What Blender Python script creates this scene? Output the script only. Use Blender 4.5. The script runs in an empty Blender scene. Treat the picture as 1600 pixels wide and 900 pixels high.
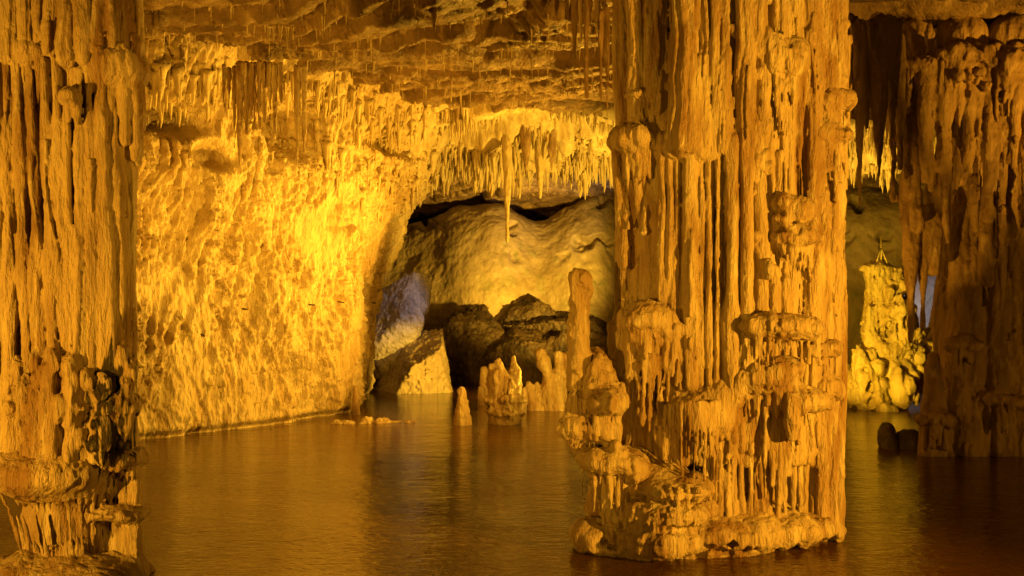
import bpy, math, random, time
import numpy as np
import openvdb
from mathutils import Vector

random.seed(7)
RS = np.random.RandomState(11)
T0 = time.time()
SC = bpy.context.scene
COL = SC.collection

# ---------------------------------------------------------------- camera
F = 1537.0                      # focal length in pixels of the 1600 px wide photograph
HY, CZ = 490.0, 3.0             # horizon row, eye height above the water
cam_d = bpy.data.cameras.new('camera')
cam = bpy.data.objects.new('camera', cam_d)
COL.objects.link(cam)
cam_d.sensor_width = 36.0
cam_d.lens = 36.0 * F / 1600.0
cam_d.shift_y = 40.0 / 1600.0
cam_d.clip_start = 0.1
cam_d.clip_end = 300
cam.location = (0, 0, CZ)
cam.rotation_euler = (math.pi / 2, 0, 0)
SC.camera = cam

# ---------------------------------------------------------------- world and lamps
W = bpy.data.worlds.new('World')
SC.world = W
W.use_nodes = True
W.node_tree.nodes['Background'].inputs['Color'].default_value = (1.0, 0.40, 0.05, 1)
W.node_tree.nodes['Background'].inputs['Strength'].default_value = 0.03
SC.view_settings.view_transform = 'Standard'
SC.view_settings.look = 'None'
SC.view_settings.exposure = 0.0
SC.view_settings.gamma = 1.0
SC.cycles.use_denoising = True
SC.cycles.max_bounces = 6
SC.cycles.diffuse_bounces = 3
SC.cycles.sample_clamp_indirect = 4.0

ORANGE = (1.0, 0.435, 0.022)
AMBER = (1.0, 0.49, 0.030)
YELLOW = (1.0, 0.55, 0.040)


def spot(name, loc, target, watts, color, angle=70, blend=0.6, radius=0.15):
    l = bpy.data.lights.new(name, 'SPOT')
    l.energy = watts
    l.color = color
    l.spot_size = math.radians(angle)
    l.spot_blend = blend
    l.shadow_soft_size = radius
    o = bpy.data.objects.new(name, l)
    COL.objects.link(o)
    o.location = loc
    d = Vector(target) - Vector(loc)
    o.rotation_euler = d.to_track_quat('-Z', 'Y').to_euler()
    return o


# floodlights of the walkway on the near shore, and one added fill
spot('floodlight', (10.2, 5.0, 2.8), (2.8, 12.8, 3.8), 9400, ORANGE, 62, 0.7, 0.12)
spot('floodlight', (0.5, 0.5, 1.2), (2.4, 12.0, 2.4), 550, ORANGE, 60, 0.8, 0.2)  # unseen fill lamp, added to lift the dim side of the great column
spot('floodlight', (-9.3, 3.4, 1.8), (-5.2, 11.0, 3.2), 5600, ORANGE, 62, 0.8, 0.12)
spot('floodlight', (15.0, 12.0, 4.5), (11.2, 20.2, 7.8), 6500, ORANGE, 42, 0.9, 0.08)
spot('floodlight', (5.0, 17.4, 1.5), (8.3, 20.6, 4.6), 900, ORANGE, 34, 0.6, 0.06)
spot('floodlight', (14.5, 13.0, 1.0), (10.0, 21.0, 2.0), 500, ORANGE, 50, 0.8, 0.1)
# floodlights behind the great column
spot('floodlight', (4.2, 31.0, 5.0), (-8.0, 25.0, 4.0), 5000, AMBER, 74, 0.9, 0.07)
spot('floodlight', (6.6, 22.5, 3.4), (-8.4, 25.4, 3.4), 10500, AMBER, 66, 1.0, 0.10)
spot('floodlight', (5.8, 30.0, 0.6), (-2.5, 24.0, 9.6), 12500, AMBER, 95, 0.8, 0.10)
spot('floodlight', (5.8, 31.0, 0.8), (0.0, 35.6, 8.2), 9000, YELLOW, 66, 0.7, 0.10)
spot('floodlight', (4.5, 34.0, 1.6), (-0.8, 46.0, 6.3), 16500, YELLOW, 52, 0.9, 0.3)
spot('floodlight', (3.2, 30.5, 1.0), (-3.7, 38.2, 0.5), 8500, YELLOW, 26, 0.7, 0.1)
spot('floodlight', (7.4, 25.5, 1.2), (12.2, 31.0, 3.0), 3300, (1.0, 0.55, 0.018), 55, 0.6, 0.08)
spot('floodlight', (10.2, 33.5, 3.0), (13.0, 36.5, 9.0), 3800, YELLOW, 60, 0.6, 0.1)
spot('floodlight', (3.3, 24.0, 1.0), (1.2, 30.6, 1.0), 2400, AMBER, 26, 0.6, 0.06)
spot('floodlight', (-7.1, 16.0, 1.0), (-6.4, 23.5, 8.2), 1900, ORANGE, 66, 0.8, 0.08)
spot('floodlight', (11.4, 36.5, 3.0), (15.5, 44.0, 8.0), 1200, YELLOW, 46, 0.8, 0.1)
# daylight that leaks in at the far end
DAY = (0.60, 0.68, 1.0)
spot('daylight_leak', (-0.6, 35.4, 4.6), (-4.3, 38.4, 3.6), 300, DAY, 42, 0.7, 0.3)
spot('daylight_leak', (6.0, 40.0, 5.0), (0.5, 43.5, 9.0), 420, (1.0, 0.72, 0.62), 80, 0.9, 0.4)
spot('daylight_leak', (14.0, 38.0, 5.0), (17.6, 42.0, 3.2), 1500, DAY, 40, 0.9, 0.4)

# ---------------------------------------------------------------- helpers


def P(px, py, Y):
    return np.array([(px - 800.0) / F * Y, Y, CZ + (HY - py) / F * Y])


def S(r, Y):
    return r * Y / F


TAB = RS.rand(64, 64, 64).astype(np.float32) * 2 - 1


def vn(x, y, z):
    xi = np.floor(x).astype(np.int32); yi = np.floor(y).astype(np.int32); zi = np.floor(z).astype(np.int32)
    fx = (x - xi).astype(np.float32); fy = (y - yi).astype(np.float32); fz = (z - zi).astype(np.float32)
    fx = fx * fx * (3 - 2 * fx); fy = fy * fy * (3 - 2 * fy); fz = fz * fz * (3 - 2 * fz)
    x0 = xi & 63; x1 = (xi + 1) & 63; y0 = yi & 63; y1 = (yi + 1) & 63; z0 = zi & 63; z1 = (zi + 1) & 63
    a = TAB[x0, y0, z0] * (1 - fx) + TAB[x1, y0, z0] * fx
    b = TAB[x0, y1, z0] * (1 - fx) + TAB[x1, y1, z0] * fx
    c = TAB[x0, y0, z1] * (1 - fx) + TAB[x1, y0, z1] * fx
    d = TAB[x0, y1, z1] * (1 - fx) + TAB[x1, y1, z1] * fx
    return (a * (1 - fy) + b * fy) * (1 - fz) + (c * (1 - fy) + d * fy) * fz


def fbm(x, y, z, octv=3, gain=0.5, ridged=False):
    s = 0; a = 1.0; t = 0.0; f = 1.0
    for i in range(octv):
        n = vn(x * f + 13.7 * i, y * f + 5.1 * i, z * f + 9.3 * i)
        if ridged:
            n = 1 - 2 * np.abs(n)
        s = s + a * n; t += a; a *= gain; f *= 2.03
    return s / t


def link_mesh(name, verts, faces, mat, parent=None, loc=None):
    """verts in world space; the object's origin goes to loc (or the parent's base)"""
    verts = np.asarray(verts, dtype=np.float32)
    faces = np.asarray(faces, dtype=np.int32)
    me = bpy.data.meshes.new(name)
    k = faces.shape[1]
    base = np.array(parent['_base'] if parent is not None else (loc if loc is not None else (0, 0, 0)), dtype=np.float32)
    me.vertices.add(len(verts))
    me.vertices.foreach_set('co', (verts - base).ravel())
    me.loops.add(faces.size)
    me.loops.foreach_set('vertex_index', faces.ravel())
    me.polygons.add(len(faces))
    me.polygons.foreach_set('loop_start', np.arange(0, faces.size, k, dtype=np.int32))
    me.polygons.foreach_set('use_smooth', np.ones(len(faces), dtype=bool))
    me.update(calc_edges=True)
    me.validate()
    me.materials.append(mat)
    o = bpy.data.objects.new(name, me)
    COL.objects.link(o)
    if parent is not None:
        o.parent = parent
    else:
        o.location = base.tolist()
    o['_base'] = base.tolist()
    return o


def tag(o, label=None, cat=None, group=None, kind=None):
    if label: o['label'] = label
    if cat: o['category'] = cat
    if group: o['group'] = group
    if kind: o['kind'] = kind
    return o


def thing(name, loc, label, cat, group=None):
    o = bpy.data.objects.new(name, None)
    COL.objects.link(o)
    o.location = [float(v) for v in loc]
    o['_base'] = [float(v) for v in loc]
    return tag(o, label, cat, group, 'thing')


class Rock:
    """a solid grown from many blobs and pipes in a distance field, then meshed"""

    def __init__(self, h=0.02, k=0.03, flute=0.02, lump=0.02, fine=0.008, fl_s=6.0, fl_z=0.35, lump_s=3.0, band=0.18, seed=0.0, big=.05):
        self.h, self.k = h, k
        self.flute, self.lump, self.fine = flute, lump, fine
        self.fl_s, self.fl_z, self.lump_s = fl_s, fl_z, lump_s
        self.pr = []; self.pl = []; self.seed = seed; self.band = band
        self.clip = None; self.big = big

    def cap(self, a, b, ra, rb, k=None, sq=1.0, neg=False):
        self.pr.append(('c', np.array(a, float), np.array(b, float), ra, rb, self.k if k is None else k, sq, neg)); return self

    def ell(self, c, r, k=None, neg=False):
        self.pr.append(('e', np.array(c, float), np.array(r, float), self.k * 2 if k is None else k, neg)); return self

    def cut(self, p, n, k=.03):
        self.pl.append((np.array(p, float), np.array(n, float) / np.linalg.norm(n), k)); return self

    def chain(self, pts, rs, k=None):
        for i in range(len(pts) - 1):
            self.cap(pts[i], pts[i + 1], rs[i], rs[i + 1], k)
        return self

    def build(self, name, mat, parent=None, loc=None):
        h = self.h
        lo = np.full(3, 1e9); hi = np.full(3, -1e9)
        for p in self.pr:
            if p[0] == 'c':
                if p[7]: continue
                r = max(p[3], p[4])
                lo = np.minimum(lo, np.minimum(p[1], p[2]) - r); hi = np.maximum(hi, np.maximum(p[1], p[2]) + r)
            else:
                if p[4]: continue
                lo = np.minimum(lo, p[1] - p[2]); hi = np.maximum(hi, p[1] + p[2])
        m = 0.12 + 3 * h
        lo -= m; hi += m
        if self.clip:
            lo[2] = max(lo[2], self.clip[0]); hi[2] = min(hi[2], self.clip[1])
        n = np.ceil((hi - lo) / h).astype(int) + 1
        B = self.band
        D = np.full(n, B, dtype=np.float32)
        ax = [lo[i] + h * np.arange(n[i]) for i in range(3)]
        for p in self.pr:
            if p[0] == 'c':
                _, a, b, ra, rb, k, sq, neg = p
                r = max(ra, rb); pl = np.minimum(a, b) - r - B; ph = np.maximum(a, b) + r + B
            else:
                _, c, rr, k, neg = p
                pl = c - rr - B; ph = c + rr + B
            i0 = np.clip(np.floor((pl - lo) / h).astype(int), 0, n); i1 = np.clip(np.ceil((ph - lo) / h).astype(int) + 1, 0, n)
            if np.any(i1 <= i0): continue
            X = ax[0][i0[0]:i1[0]][:, None, None]; Y = ax[1][i0[1]:i1[1]][None, :, None]; Z = ax[2][i0[2]:i1[2]][None, None, :]
            if p[0] == 'c':
                ba = b - a; L = float(ba @ ba) + 1e-9
                px, py, pz = X - a[0], Y - a[1], Z - a[2]
                t = np.clip((px * ba[0] + py * ba[1] + pz * ba[2]) / L, 0, 1)
                d = np.sqrt((px - ba[0] * t) ** 2 + (py - ba[1] * t) ** 2 + (pz - ba[2] * t) ** 2) - (ra + (rb - ra) * t)
            else:
                qx, qy, qz = (X - c[0]), (Y - c[1]), (Z - c[2])
                k0 = np.sqrt((qx / rr[0]) ** 2 + (qy / rr[1]) ** 2 + (qz / rr[2]) ** 2)
                k1 = np.sqrt((qx / rr[0] ** 2) ** 2 + (qy / rr[1] ** 2) ** 2 + (qz / rr[2] ** 2) ** 2) + 1e-6
                d = k0 * (k0 - 1) / k1
                d = np.where(k0 < 0.3, -min(rr) * 0.7, d)
            sl = D[i0[0]:i1[0], i0[1]:i1[1], i0[2]:i1[2]]
            if neg:
                d = -d
                hh = np.maximum(k - np.abs(sl - d), 0) / max(k, 1e-6)
                sl[...] = np.maximum(sl, d) + hh * hh * k * .25
            else:
                hh = np.maximum(k - np.abs(sl - d), 0) / max(k, 1e-6)
                sl[...] = np.minimum(sl, d) - hh * hh * k * .25
        for p_, n_, k in self.pl:
            d = (ax[0][:, None, None] - p_[0]) * n_[0] + (ax[1][None, :, None] - p_[1]) * n_[1] + (ax[2][None, None, :] - p_[2]) * n_[2]
            hh = np.maximum(k - np.abs(D - d), 0) / k
            D = np.minimum(np.maximum(D, d) + hh * hh * k * .25, B).astype(np.float32)
        amp = self.flute * 1.2 + self.lump * 1.1 + self.fine * 1.2 + h + self.big
        idx = np.nonzero((np.abs(D) < min(B * .98, amp * 1.5 + h)))
        x = (ax[0][idx[0]]).astype(np.float32) + self.seed; y = ax[1][idx[1]].astype(np.float32); z = ax[2][idx[2]].astype(np.float32)
        d = np.zeros(len(x), np.float32)
        if self.flute:
            wx = x + 0.10 * vn(x * 1.3, y * 1.3, z * 1.1) + .03 * vn(x * 4, y * 4, z * 2.5)
            d += self.flute * 1.5 * (fbm(wx * self.fl_s, y * self.fl_s, z * self.fl_z, 2, .55, True) - .45)
        if self.big:
            d -= self.big * vn(x * 1.1, y * 1.1, z * 1.5 + self.seed)
        if self.lump:
            d -= self.lump * 1.2 * fbm(x * self.lump_s, y * self.lump_s, z * self.lump_s * .75, 3, .55)
        if self.fine:
            d -= self.fine * 1.5 * fbm(x * 13, y * 13, z * 8, 3, .65)
        D[idx] += d
        D[0], D[-1], D[:, 0], D[:, -1], D[:, :, 0], D[:, :, -1] = B, B, B, B, B, B
        g = openvdb.FloatGrid(B)
        g.copyFromArray(D, tolerance=0.0)
        pts, quads = g.convertToQuads(isovalue=0.0)
        pts = pts * h + lo
        # outward winding
        a, b, c = pts[quads[:, 0]], pts[quads[:, 1]], pts[quads[:, 2]]; dd = pts[quads[:, 3]]
        ctr = pts.mean(0)
        vol = np.einsum('ij,ij->i', np.cross(c - a, dd - b), (a + c) / 2 - ctr).sum()
        if vol < 0: quads = quads[:, ::-1]
        o = link_mesh(name, pts, quads, mat, parent, loc)
        return o


rr = random.uniform


def tier(R, x0, x1, ytop, yrim, yb0, yb1, Y, bulge, n, rp, lobes=3, yfun=None, core=True, rtip=.55, slant=0.0, dome=1.0):
    """a flowstone cap (px columns x0..x1) with a row of drips hanging from its rim"""
    cx = (x0 + x1) / 2; hw = (x1 - x0) / 2
    for i in range(lobes):
        u = 0 if lobes == 1 else (i / (lobes - 1) * 2 - 1) * .62
        f = math.sqrt(max(.15, 1 - u * u))
        Yi = Y - bulge * (f - .45)
        c = P(cx + u * hw, yrim - (yrim - ytop) * .12 * rr(-1, 1) + slant * u * hw, Yi)
        R.ell(c, (S(hw / max(1, lobes * .52) * rr(.9, 1.1), Y), bulge * rr(.55, .7) + .05, S((yrim - ytop) * .85 * f * dome * rr(.85, 1.05), Y)), k=.14)
    for i in range(n):
        u = (i + .5) / n * 2 - 1 + rr(-.5, .5) / n
        f = math.sqrt(max(0.0, 1 - u * u))
        px = cx + u * hw * .97
        Yi = Y - bulge * f * rr(.86, 1.0) - .02
        yb = rr(yb0, yb1)
        r0 = min(rp * rr(.75, 1.3), 2 * hw / n * rr(.42, .66))
        top = P(cx + (px - cx) * .8, yrim - (yrim - ytop) * .55 * f + slant * u * hw, Y - bulge * f * .72)
        a = P(px, yrim - 3 + slant * u * hw, Yi + .02); b = P(px + rr(-3, 3), yb, Yi + rr(0, .05))
        m = a * .5 + b * .5 + np.array([rr(-.015, .015), 0, 0])
        R.cap(top, a, S(r0 * .9, Y), S(r0 * 1.15, Y), k=.05)
        R.chain([a, m, b], [S(r0 * 1.15, Y), S(r0 * rr(.85, 1.05), Y), S(r0 * rtip * rr(.6, 1.2), Y)], k=.008)


# ---------------------------------------------------------------- materials


def rock_mat(name, c1, c2, c3=None, scale=1.0, bump=.5, rough=(.35, .7), fine=40.0, stain=None, zs=.35, spec=.5, pale=None):
    m = bpy.data.materials.new(name)
    m.use_nodes = True
    nt = m.node_tree; N = nt.nodes; L = nt.links
    b = N['Principled BSDF']
    tc = N.new('ShaderNodeTexCoord')
    geo = N.new('ShaderNodeNewGeometry')
    mp = N.new('ShaderNodeMapping'); mp.inputs['Scale'].default_value = (1, 1, zs)
    L.new(geo.outputs['Position'], mp.inputs[0])

    def noise(sc, det=4, src=mp, dist=0.0, rgh=.55):
        n = N.new('ShaderNodeTexNoise'); n.inputs['Scale'].default_value = sc; n.inputs['Detail'].default_value = det
        n.inputs['Distortion'].default_value = dist; n.inputs['Roughness'].default_value = rgh
        L.new(src.outputs[0], n.inputs['Vector'])
        return n
    n1 = noise(2.2 * scale, 5, dist=.6)
    r = N.new('ShaderNodeValToRGB')
    r.color_ramp.elements[0].position = .36; r.color_ramp.elements[0].color = (*c2, 1)
    r.color_ramp.elements[1].position = .60; r.color_ramp.elements[1].color = (*c1, 1)
    L.new(n1.outputs[0], r.inputs[0])
    col = r.outputs[0]
    if c3:
        n2 = noise(5.5 * scale, 4, dist=.3)
        r2 = N.new('ShaderNodeValToRGB'); r2.color_ramp.elements[0].position = .55; r2.color_ramp.elements[1].position = .72
        L.new(n2.outputs[0], r2.inputs[0])
        mx = N.new('ShaderNodeMix'); mx.data_type = 'RGBA'
        L.new(r2.outputs[0], mx.inputs[0]); L.new(col, mx.inputs[6]); mx.inputs[7].default_value = (*c3, 1)
        col = mx.outputs[2]
    if stain:
        # black mineral streaks: (colour, scale, threshold, box centre, box radius)
        scol, ssc, th, ctr, rad = stain
        n3 = N.new('ShaderNodeTexNoise'); n3.inputs['Scale'].default_value = ssc; n3.inputs['Detail'].default_value = 5
        mp3 = N.new('ShaderNodeMapping'); mp3.inputs['Scale'].default_value = (1, 1, .13)
        L.new(geo.outputs['Position'], mp3.inputs[0]); L.new(mp3.outputs[0], n3.inputs['Vector'])
        sub = N.new('ShaderNodeVectorMath'); sub.operation = 'SUBTRACT'; sub.inputs[1].default_value = ctr
        L.new(geo.outputs['Position'], sub.inputs[0])
        dv = N.new('ShaderNodeVectorMath'); dv.operation = 'DIVIDE'; dv.inputs[1].default_value = rad
        L.new(sub.outputs[0], dv.inputs[0])
        ln = N.new('ShaderNodeVectorMath'); ln.operation = 'LENGTH'; L.new(dv.outputs[0], ln.inputs[0])
        fall = N.new('ShaderNodeMapRange'); fall.inputs[1].default_value = .3; fall.inputs[2].default_value = 1.1
        fall.inputs[3].default_value = .22; fall.inputs[4].default_value = -.35
        L.new(ln.outputs['Value'], fall.inputs[0])
        ad = N.new('ShaderNodeMath'); ad.operation = 'ADD'; L.new(n3.outputs[0], ad.inputs[0]); L.new(fall.outputs[0], ad.inputs[1])
        mr = N.new('ShaderNodeMapRange'); mr.inputs[1].default_value = th; mr.inputs[2].default_value = th + .07
        L.new(ad.outputs[0], mr.inputs[0])
        mx = N.new('ShaderNodeMix'); mx.data_type = 'RGBA'
        L.new(mr.outputs[0], mx.inputs[0]); L.new(col, mx.inputs[6]); mx.inputs[7].default_value = (*scol, 1)
        col = mx.outputs[2]
    L.new(col, b.inputs['Base Color'])
    n4 = noise(7 * scale, 3)
    mr = N.new('ShaderNodeMapRange'); mr.inputs[3].default_value = rough[0]; mr.inputs[4].default_value = rough[1]
    mr.inputs[1].default_value = .3; mr.inputs[2].default_value = .7
    L.new(n4.outputs[0], mr.inputs[0]); L.new(mr.outputs[0], b.inputs['Roughness'])
    b.inputs['Specular IOR Level'].default_value = spec
    nf = noise(fine, 5, rgh=.65)
    nc = noise(fine * .3, 4, dist=.4)
    add = N.new('ShaderNodeMath'); add.operation = 'MULTIPLY_ADD'; add.inputs[1].default_value = 2.2
    L.new(nc.outputs[0], add.inputs[0]); L.new(nf.outputs[0], add.inputs[2])
    bp = N.new('ShaderNodeBump'); bp.inputs['Strength'].default_value = bump; bp.inputs['Distance'].default_value = .05
    L.new(add.outputs[0], bp.inputs['Height']); L.new(bp.outputs[0], b.inputs['Normal'])
    return m


M_COL = rock_mat('calcite_amber', (.60, .48, .32), (.30, .18, .09), (.72, .63, .46), bump=.9, rough=(.2, .65), zs=.22)
sc_, sr_ = P(176, 650, 10.9), (.5, 1.2, 1.5)
M_LEFT = rock_mat('calcite_stained', (.58, .46, .30), (.28, .17, .09), (.68, .58, .42), bump=.9, rough=(.25, .65), zs=.2,
                  stain=((.022, .013, .008), 17, .62, tuple(sc_), sr_))
M_WALL = rock_mat('calcite_wall', (.62, .50, .32), (.46, .33, .18), (.70, .60, .42), scale=.8, bump=.9, rough=(.3, .6), fine=22)
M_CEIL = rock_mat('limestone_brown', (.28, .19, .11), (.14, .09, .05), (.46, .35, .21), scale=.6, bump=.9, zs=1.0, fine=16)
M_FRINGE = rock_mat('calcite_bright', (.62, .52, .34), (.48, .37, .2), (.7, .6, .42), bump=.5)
M_FAR = rock_mat('limestone_tan', (.42, .34, .24), (.30, .23, .15), (.26, .24, .14), scale=.28, bump=.6, zs=.8, fine=12)
M_BOULDER = rock_mat('boulder_rock', (.085, .055, .034), (.04, .026, .018), (.13, .09, .055), scale=.5, bump=.8, zs=1, fine=14)  # shade of the unlit heap put into the colour, as the dome lamp reaches it
M_GREY = rock_mat('limestone_grey', (.42, .38, .34), (.26, .23, .20), (.5, .44, .36), scale=.6, bump=.7, zs=1, fine=14)
M_RIGHT = rock_mat('calcite_rust', (.38, .26, .155), (.20, .125, .07), (.46, .34, .22), bump=.6, fine=30)
M_TOWER = rock_mat('calcite_yellow', (.62, .52, .34), (.45, .34, .19), bump=.6, fine=25)

# ---------------------------------------------------------------- water and bed


def water_mat():
    m = bpy.data.materials.new('lake_water'); m.use_nodes = True
    nt = m.node_tree; N = nt.nodes; L = nt.links; b = N['Principled BSDF']
    b.inputs['Base Color'].default_value = (.10, .046, .008, 1)
    b.inputs['Roughness'].default_value = .07
    b.inputs['IOR'].default_value = 1.33
    geo = N.new('ShaderNodeNewGeometry')
    prev = None
    big = N.new('ShaderNodeTexNoise'); big.inputs['Scale'].default_value = .22; big.inputs['Detail'].default_value = 3
    mpb = N.new('ShaderNodeMapping'); mpb.inputs['Scale'].default_value = (.5, 1.3, 1)
    L.new(geo.outputs['Position'], mpb.inputs[0]); L.new(mpb.outputs[0], big.inputs['Vector'])
    pr = N.new('ShaderNodeMapRange'); pr.inputs[1].default_value = .38; pr.inputs[2].default_value = .62
    pr.inputs[3].default_value = .5; pr.inputs[4].default_value = 1.0
    L.new(big.outputs[0], pr.inputs[0])
    for sc, strn, dist, st in ((.9, .35, .10, (1, 1.6, 1)), (3.2, .5, .035, (1, 2.2, 1)), (8, .8, .014, (1, 2.0, 1))):
        mp = N.new('ShaderNodeMapping'); mp.inputs['Scale'].default_value = st
        L.new(geo.outputs['Position'], mp.inputs[0])
        n = N.new('ShaderNodeTexNoise'); n.inputs['Scale'].default_value = sc; n.inputs['Detail'].default_value = 3
        n.inputs['Distortion'].default_value = .5
        L.new(mp.outputs[0], n.inputs['Vector'])
        bp = N.new('ShaderNodeBump'); bp.inputs['Distance'].default_value = dist
        ms = N.new('ShaderNodeMath'); ms.operation = 'MULTIPLY'; ms.inputs[1].default_value = strn
        L.new(pr.outputs[0], ms.inputs[0]); L.new(ms.outputs[0], bp.inputs['Strength'])
        L.new(n.outputs[0], bp.inputs['Height'])
        if prev: L.new(prev.outputs[0], bp.inputs['Normal'])
        prev = bp
    L.new(prev.outputs[0], b.inputs['Normal'])
    return m


def plane(name, x0, x1, y0, y1, z, mat):
    o = link_mesh(name, [(x0, y0, z), (x1, y0, z), (x1, y1, z), (x0, y1, z)], [(0, 1, 2, 3)], mat)
    o['kind'] = 'structure'
    return o


plane('water', -32, 36, -12, 62, 0.0, water_mat())
plane('lake_bed', -32, 36, -12, 62, -1.2, M_BOULDER)


def grid_faces(nu, nv):
    i = np.arange(nu - 1)[:, None] * nv + np.arange(nv - 1)[None, :]
    return np.stack([i, i + 1, i + nv + 1, i + nv], -1).reshape(-1, 4)


def crom(K, u):
    """Catmull-Rom of the knots K (n, ...) at parameters u in 0..n-1"""
    K = np.asarray(K, float); n = len(K)
    i = np.clip(np.floor(u).astype(int), 0, n - 2); t = (u - i)
    t = t.reshape(t.shape + (1,) * (K.ndim - 1))
    p0 = K[np.clip(i - 1, 0, n - 1)]; p1 = K[i]; p2 = K[i + 1]; p3 = K[np.clip(i + 2, 0, n - 1)]
    return .5 * (2 * p1 + (p2 - p0) * t + (2 * p0 - 5 * p1 + 4 * p2 - p3) * t * t + (3 * p1 - p0 - 3 * p2 + p3) * t ** 3)


# ---------------------------------------------------------------- ceiling


def sw(w):
    f = w - np.floor(w)
    return np.where(f < .8, f / .8, .5 + .5 * np.cos((f - .8) / .2 * math.pi)).astype(np.float32)


def ceil_z(x, y):
    x = np.asarray(x, np.float32); y = np.asarray(y, np.float32)
    ys = np.array([-14, 14, 20, 26, 32, 34.0, 36.2, 37.2, 38.2, 44, 52, 64])
    zs = np.array([9.4, 9.5, 9.45, 9.5, 9.75, 9.5, 8.75, 8.65, 9.1, 8.75, 8.3, 7.2])
    wob = 1.1 * vn(x * .23 + 3, y * .05, x * 0) + .5 * vn(x * .7, y * .1, x * 0 + 4)
    z = np.interp(y + wob, ys, zs)
    # dipping beds: broken ledges running across the roof
    w = x * .22 + y * .62 + 1.5 * vn(x * .17, y * .2, x * 0 + 8) + .45 * vn(x * .6, y * .7, x * 0 + 2)
    fr = sw(w)
    amp = .22 + .30 * (vn(np.floor(w) * 3.1, x * .35, y * .05) * .5 + .5)
    z = z + 1.25 * amp * (fr ** 1.6 - .5)
    w2 = x * .5 + y * 1.7 + 1.2 * vn(x * .5, y * .55, x * 0 + 18)
    z = z + .11 * (sw(w2) - .5) * (1 + vn(x * .4, y * .4, x * 0 + 30))
    z = z + .30 * fbm(x * .45, y * .5, x * 0 + 1.5, 3) + .10 * fbm(x * 2.1, y * 2.1, x * 0 + 5.5, 3, .55, True)
    z = z + .05 * fbm(x * 6, y * 6, x * 0 + 7, 3, .6)
    lip = np.exp(-((y - 35.6) / 2.6) ** 2)
    z = z - lip * (.30 * np.clip(vn(x * 1.6, y * 1.4, x * 0 + 50) + .1, 0, 1) + .28 * np.clip(fbm(x * 4.5, y * 3.0, x * 0 + 60, 2), 0, 1))
    return z


def build_ceiling():
    xs = np.concatenate([np.arange(-22, -14, .25), np.arange(-14, 18, .055), np.arange(18, 30, .25)])
    ys = np.concatenate([np.arange(-12, 16, .3), np.arange(16, 40, .05), np.arange(40, 62, .12)])
    X, Y = np.meshgrid(xs, ys, indexing='ij')
    Z = ceil_z(X.ravel(), Y.ravel())
    v = np.stack([X.ravel(), Y.ravel(), Z], -1)
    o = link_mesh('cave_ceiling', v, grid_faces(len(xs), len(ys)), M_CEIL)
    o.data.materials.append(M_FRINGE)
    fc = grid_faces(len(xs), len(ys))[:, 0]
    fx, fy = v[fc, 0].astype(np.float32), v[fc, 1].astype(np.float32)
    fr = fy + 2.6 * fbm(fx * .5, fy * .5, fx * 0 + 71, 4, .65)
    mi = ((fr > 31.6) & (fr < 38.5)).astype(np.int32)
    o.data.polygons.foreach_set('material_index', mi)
    tag(o, 'brown ledged limestone roof of the cave', None, None, 'structure')


build_ceiling()


def saw_drip(s, z, sc, hh, seed):
    """scallops of flowstone that swell downwards and break off"""
    ph = 2.3 * vn(s * sc, z * .25, s * 0 + seed) + 1.3 * vn(s * sc * 2.7, z * .5, s * 0 + seed + 3)
    t = z / hh + ph
    fr = t - np.floor(t)
    return (1 - fr) ** 1.4


# ---------------------------------------------------------------- left wall


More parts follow.
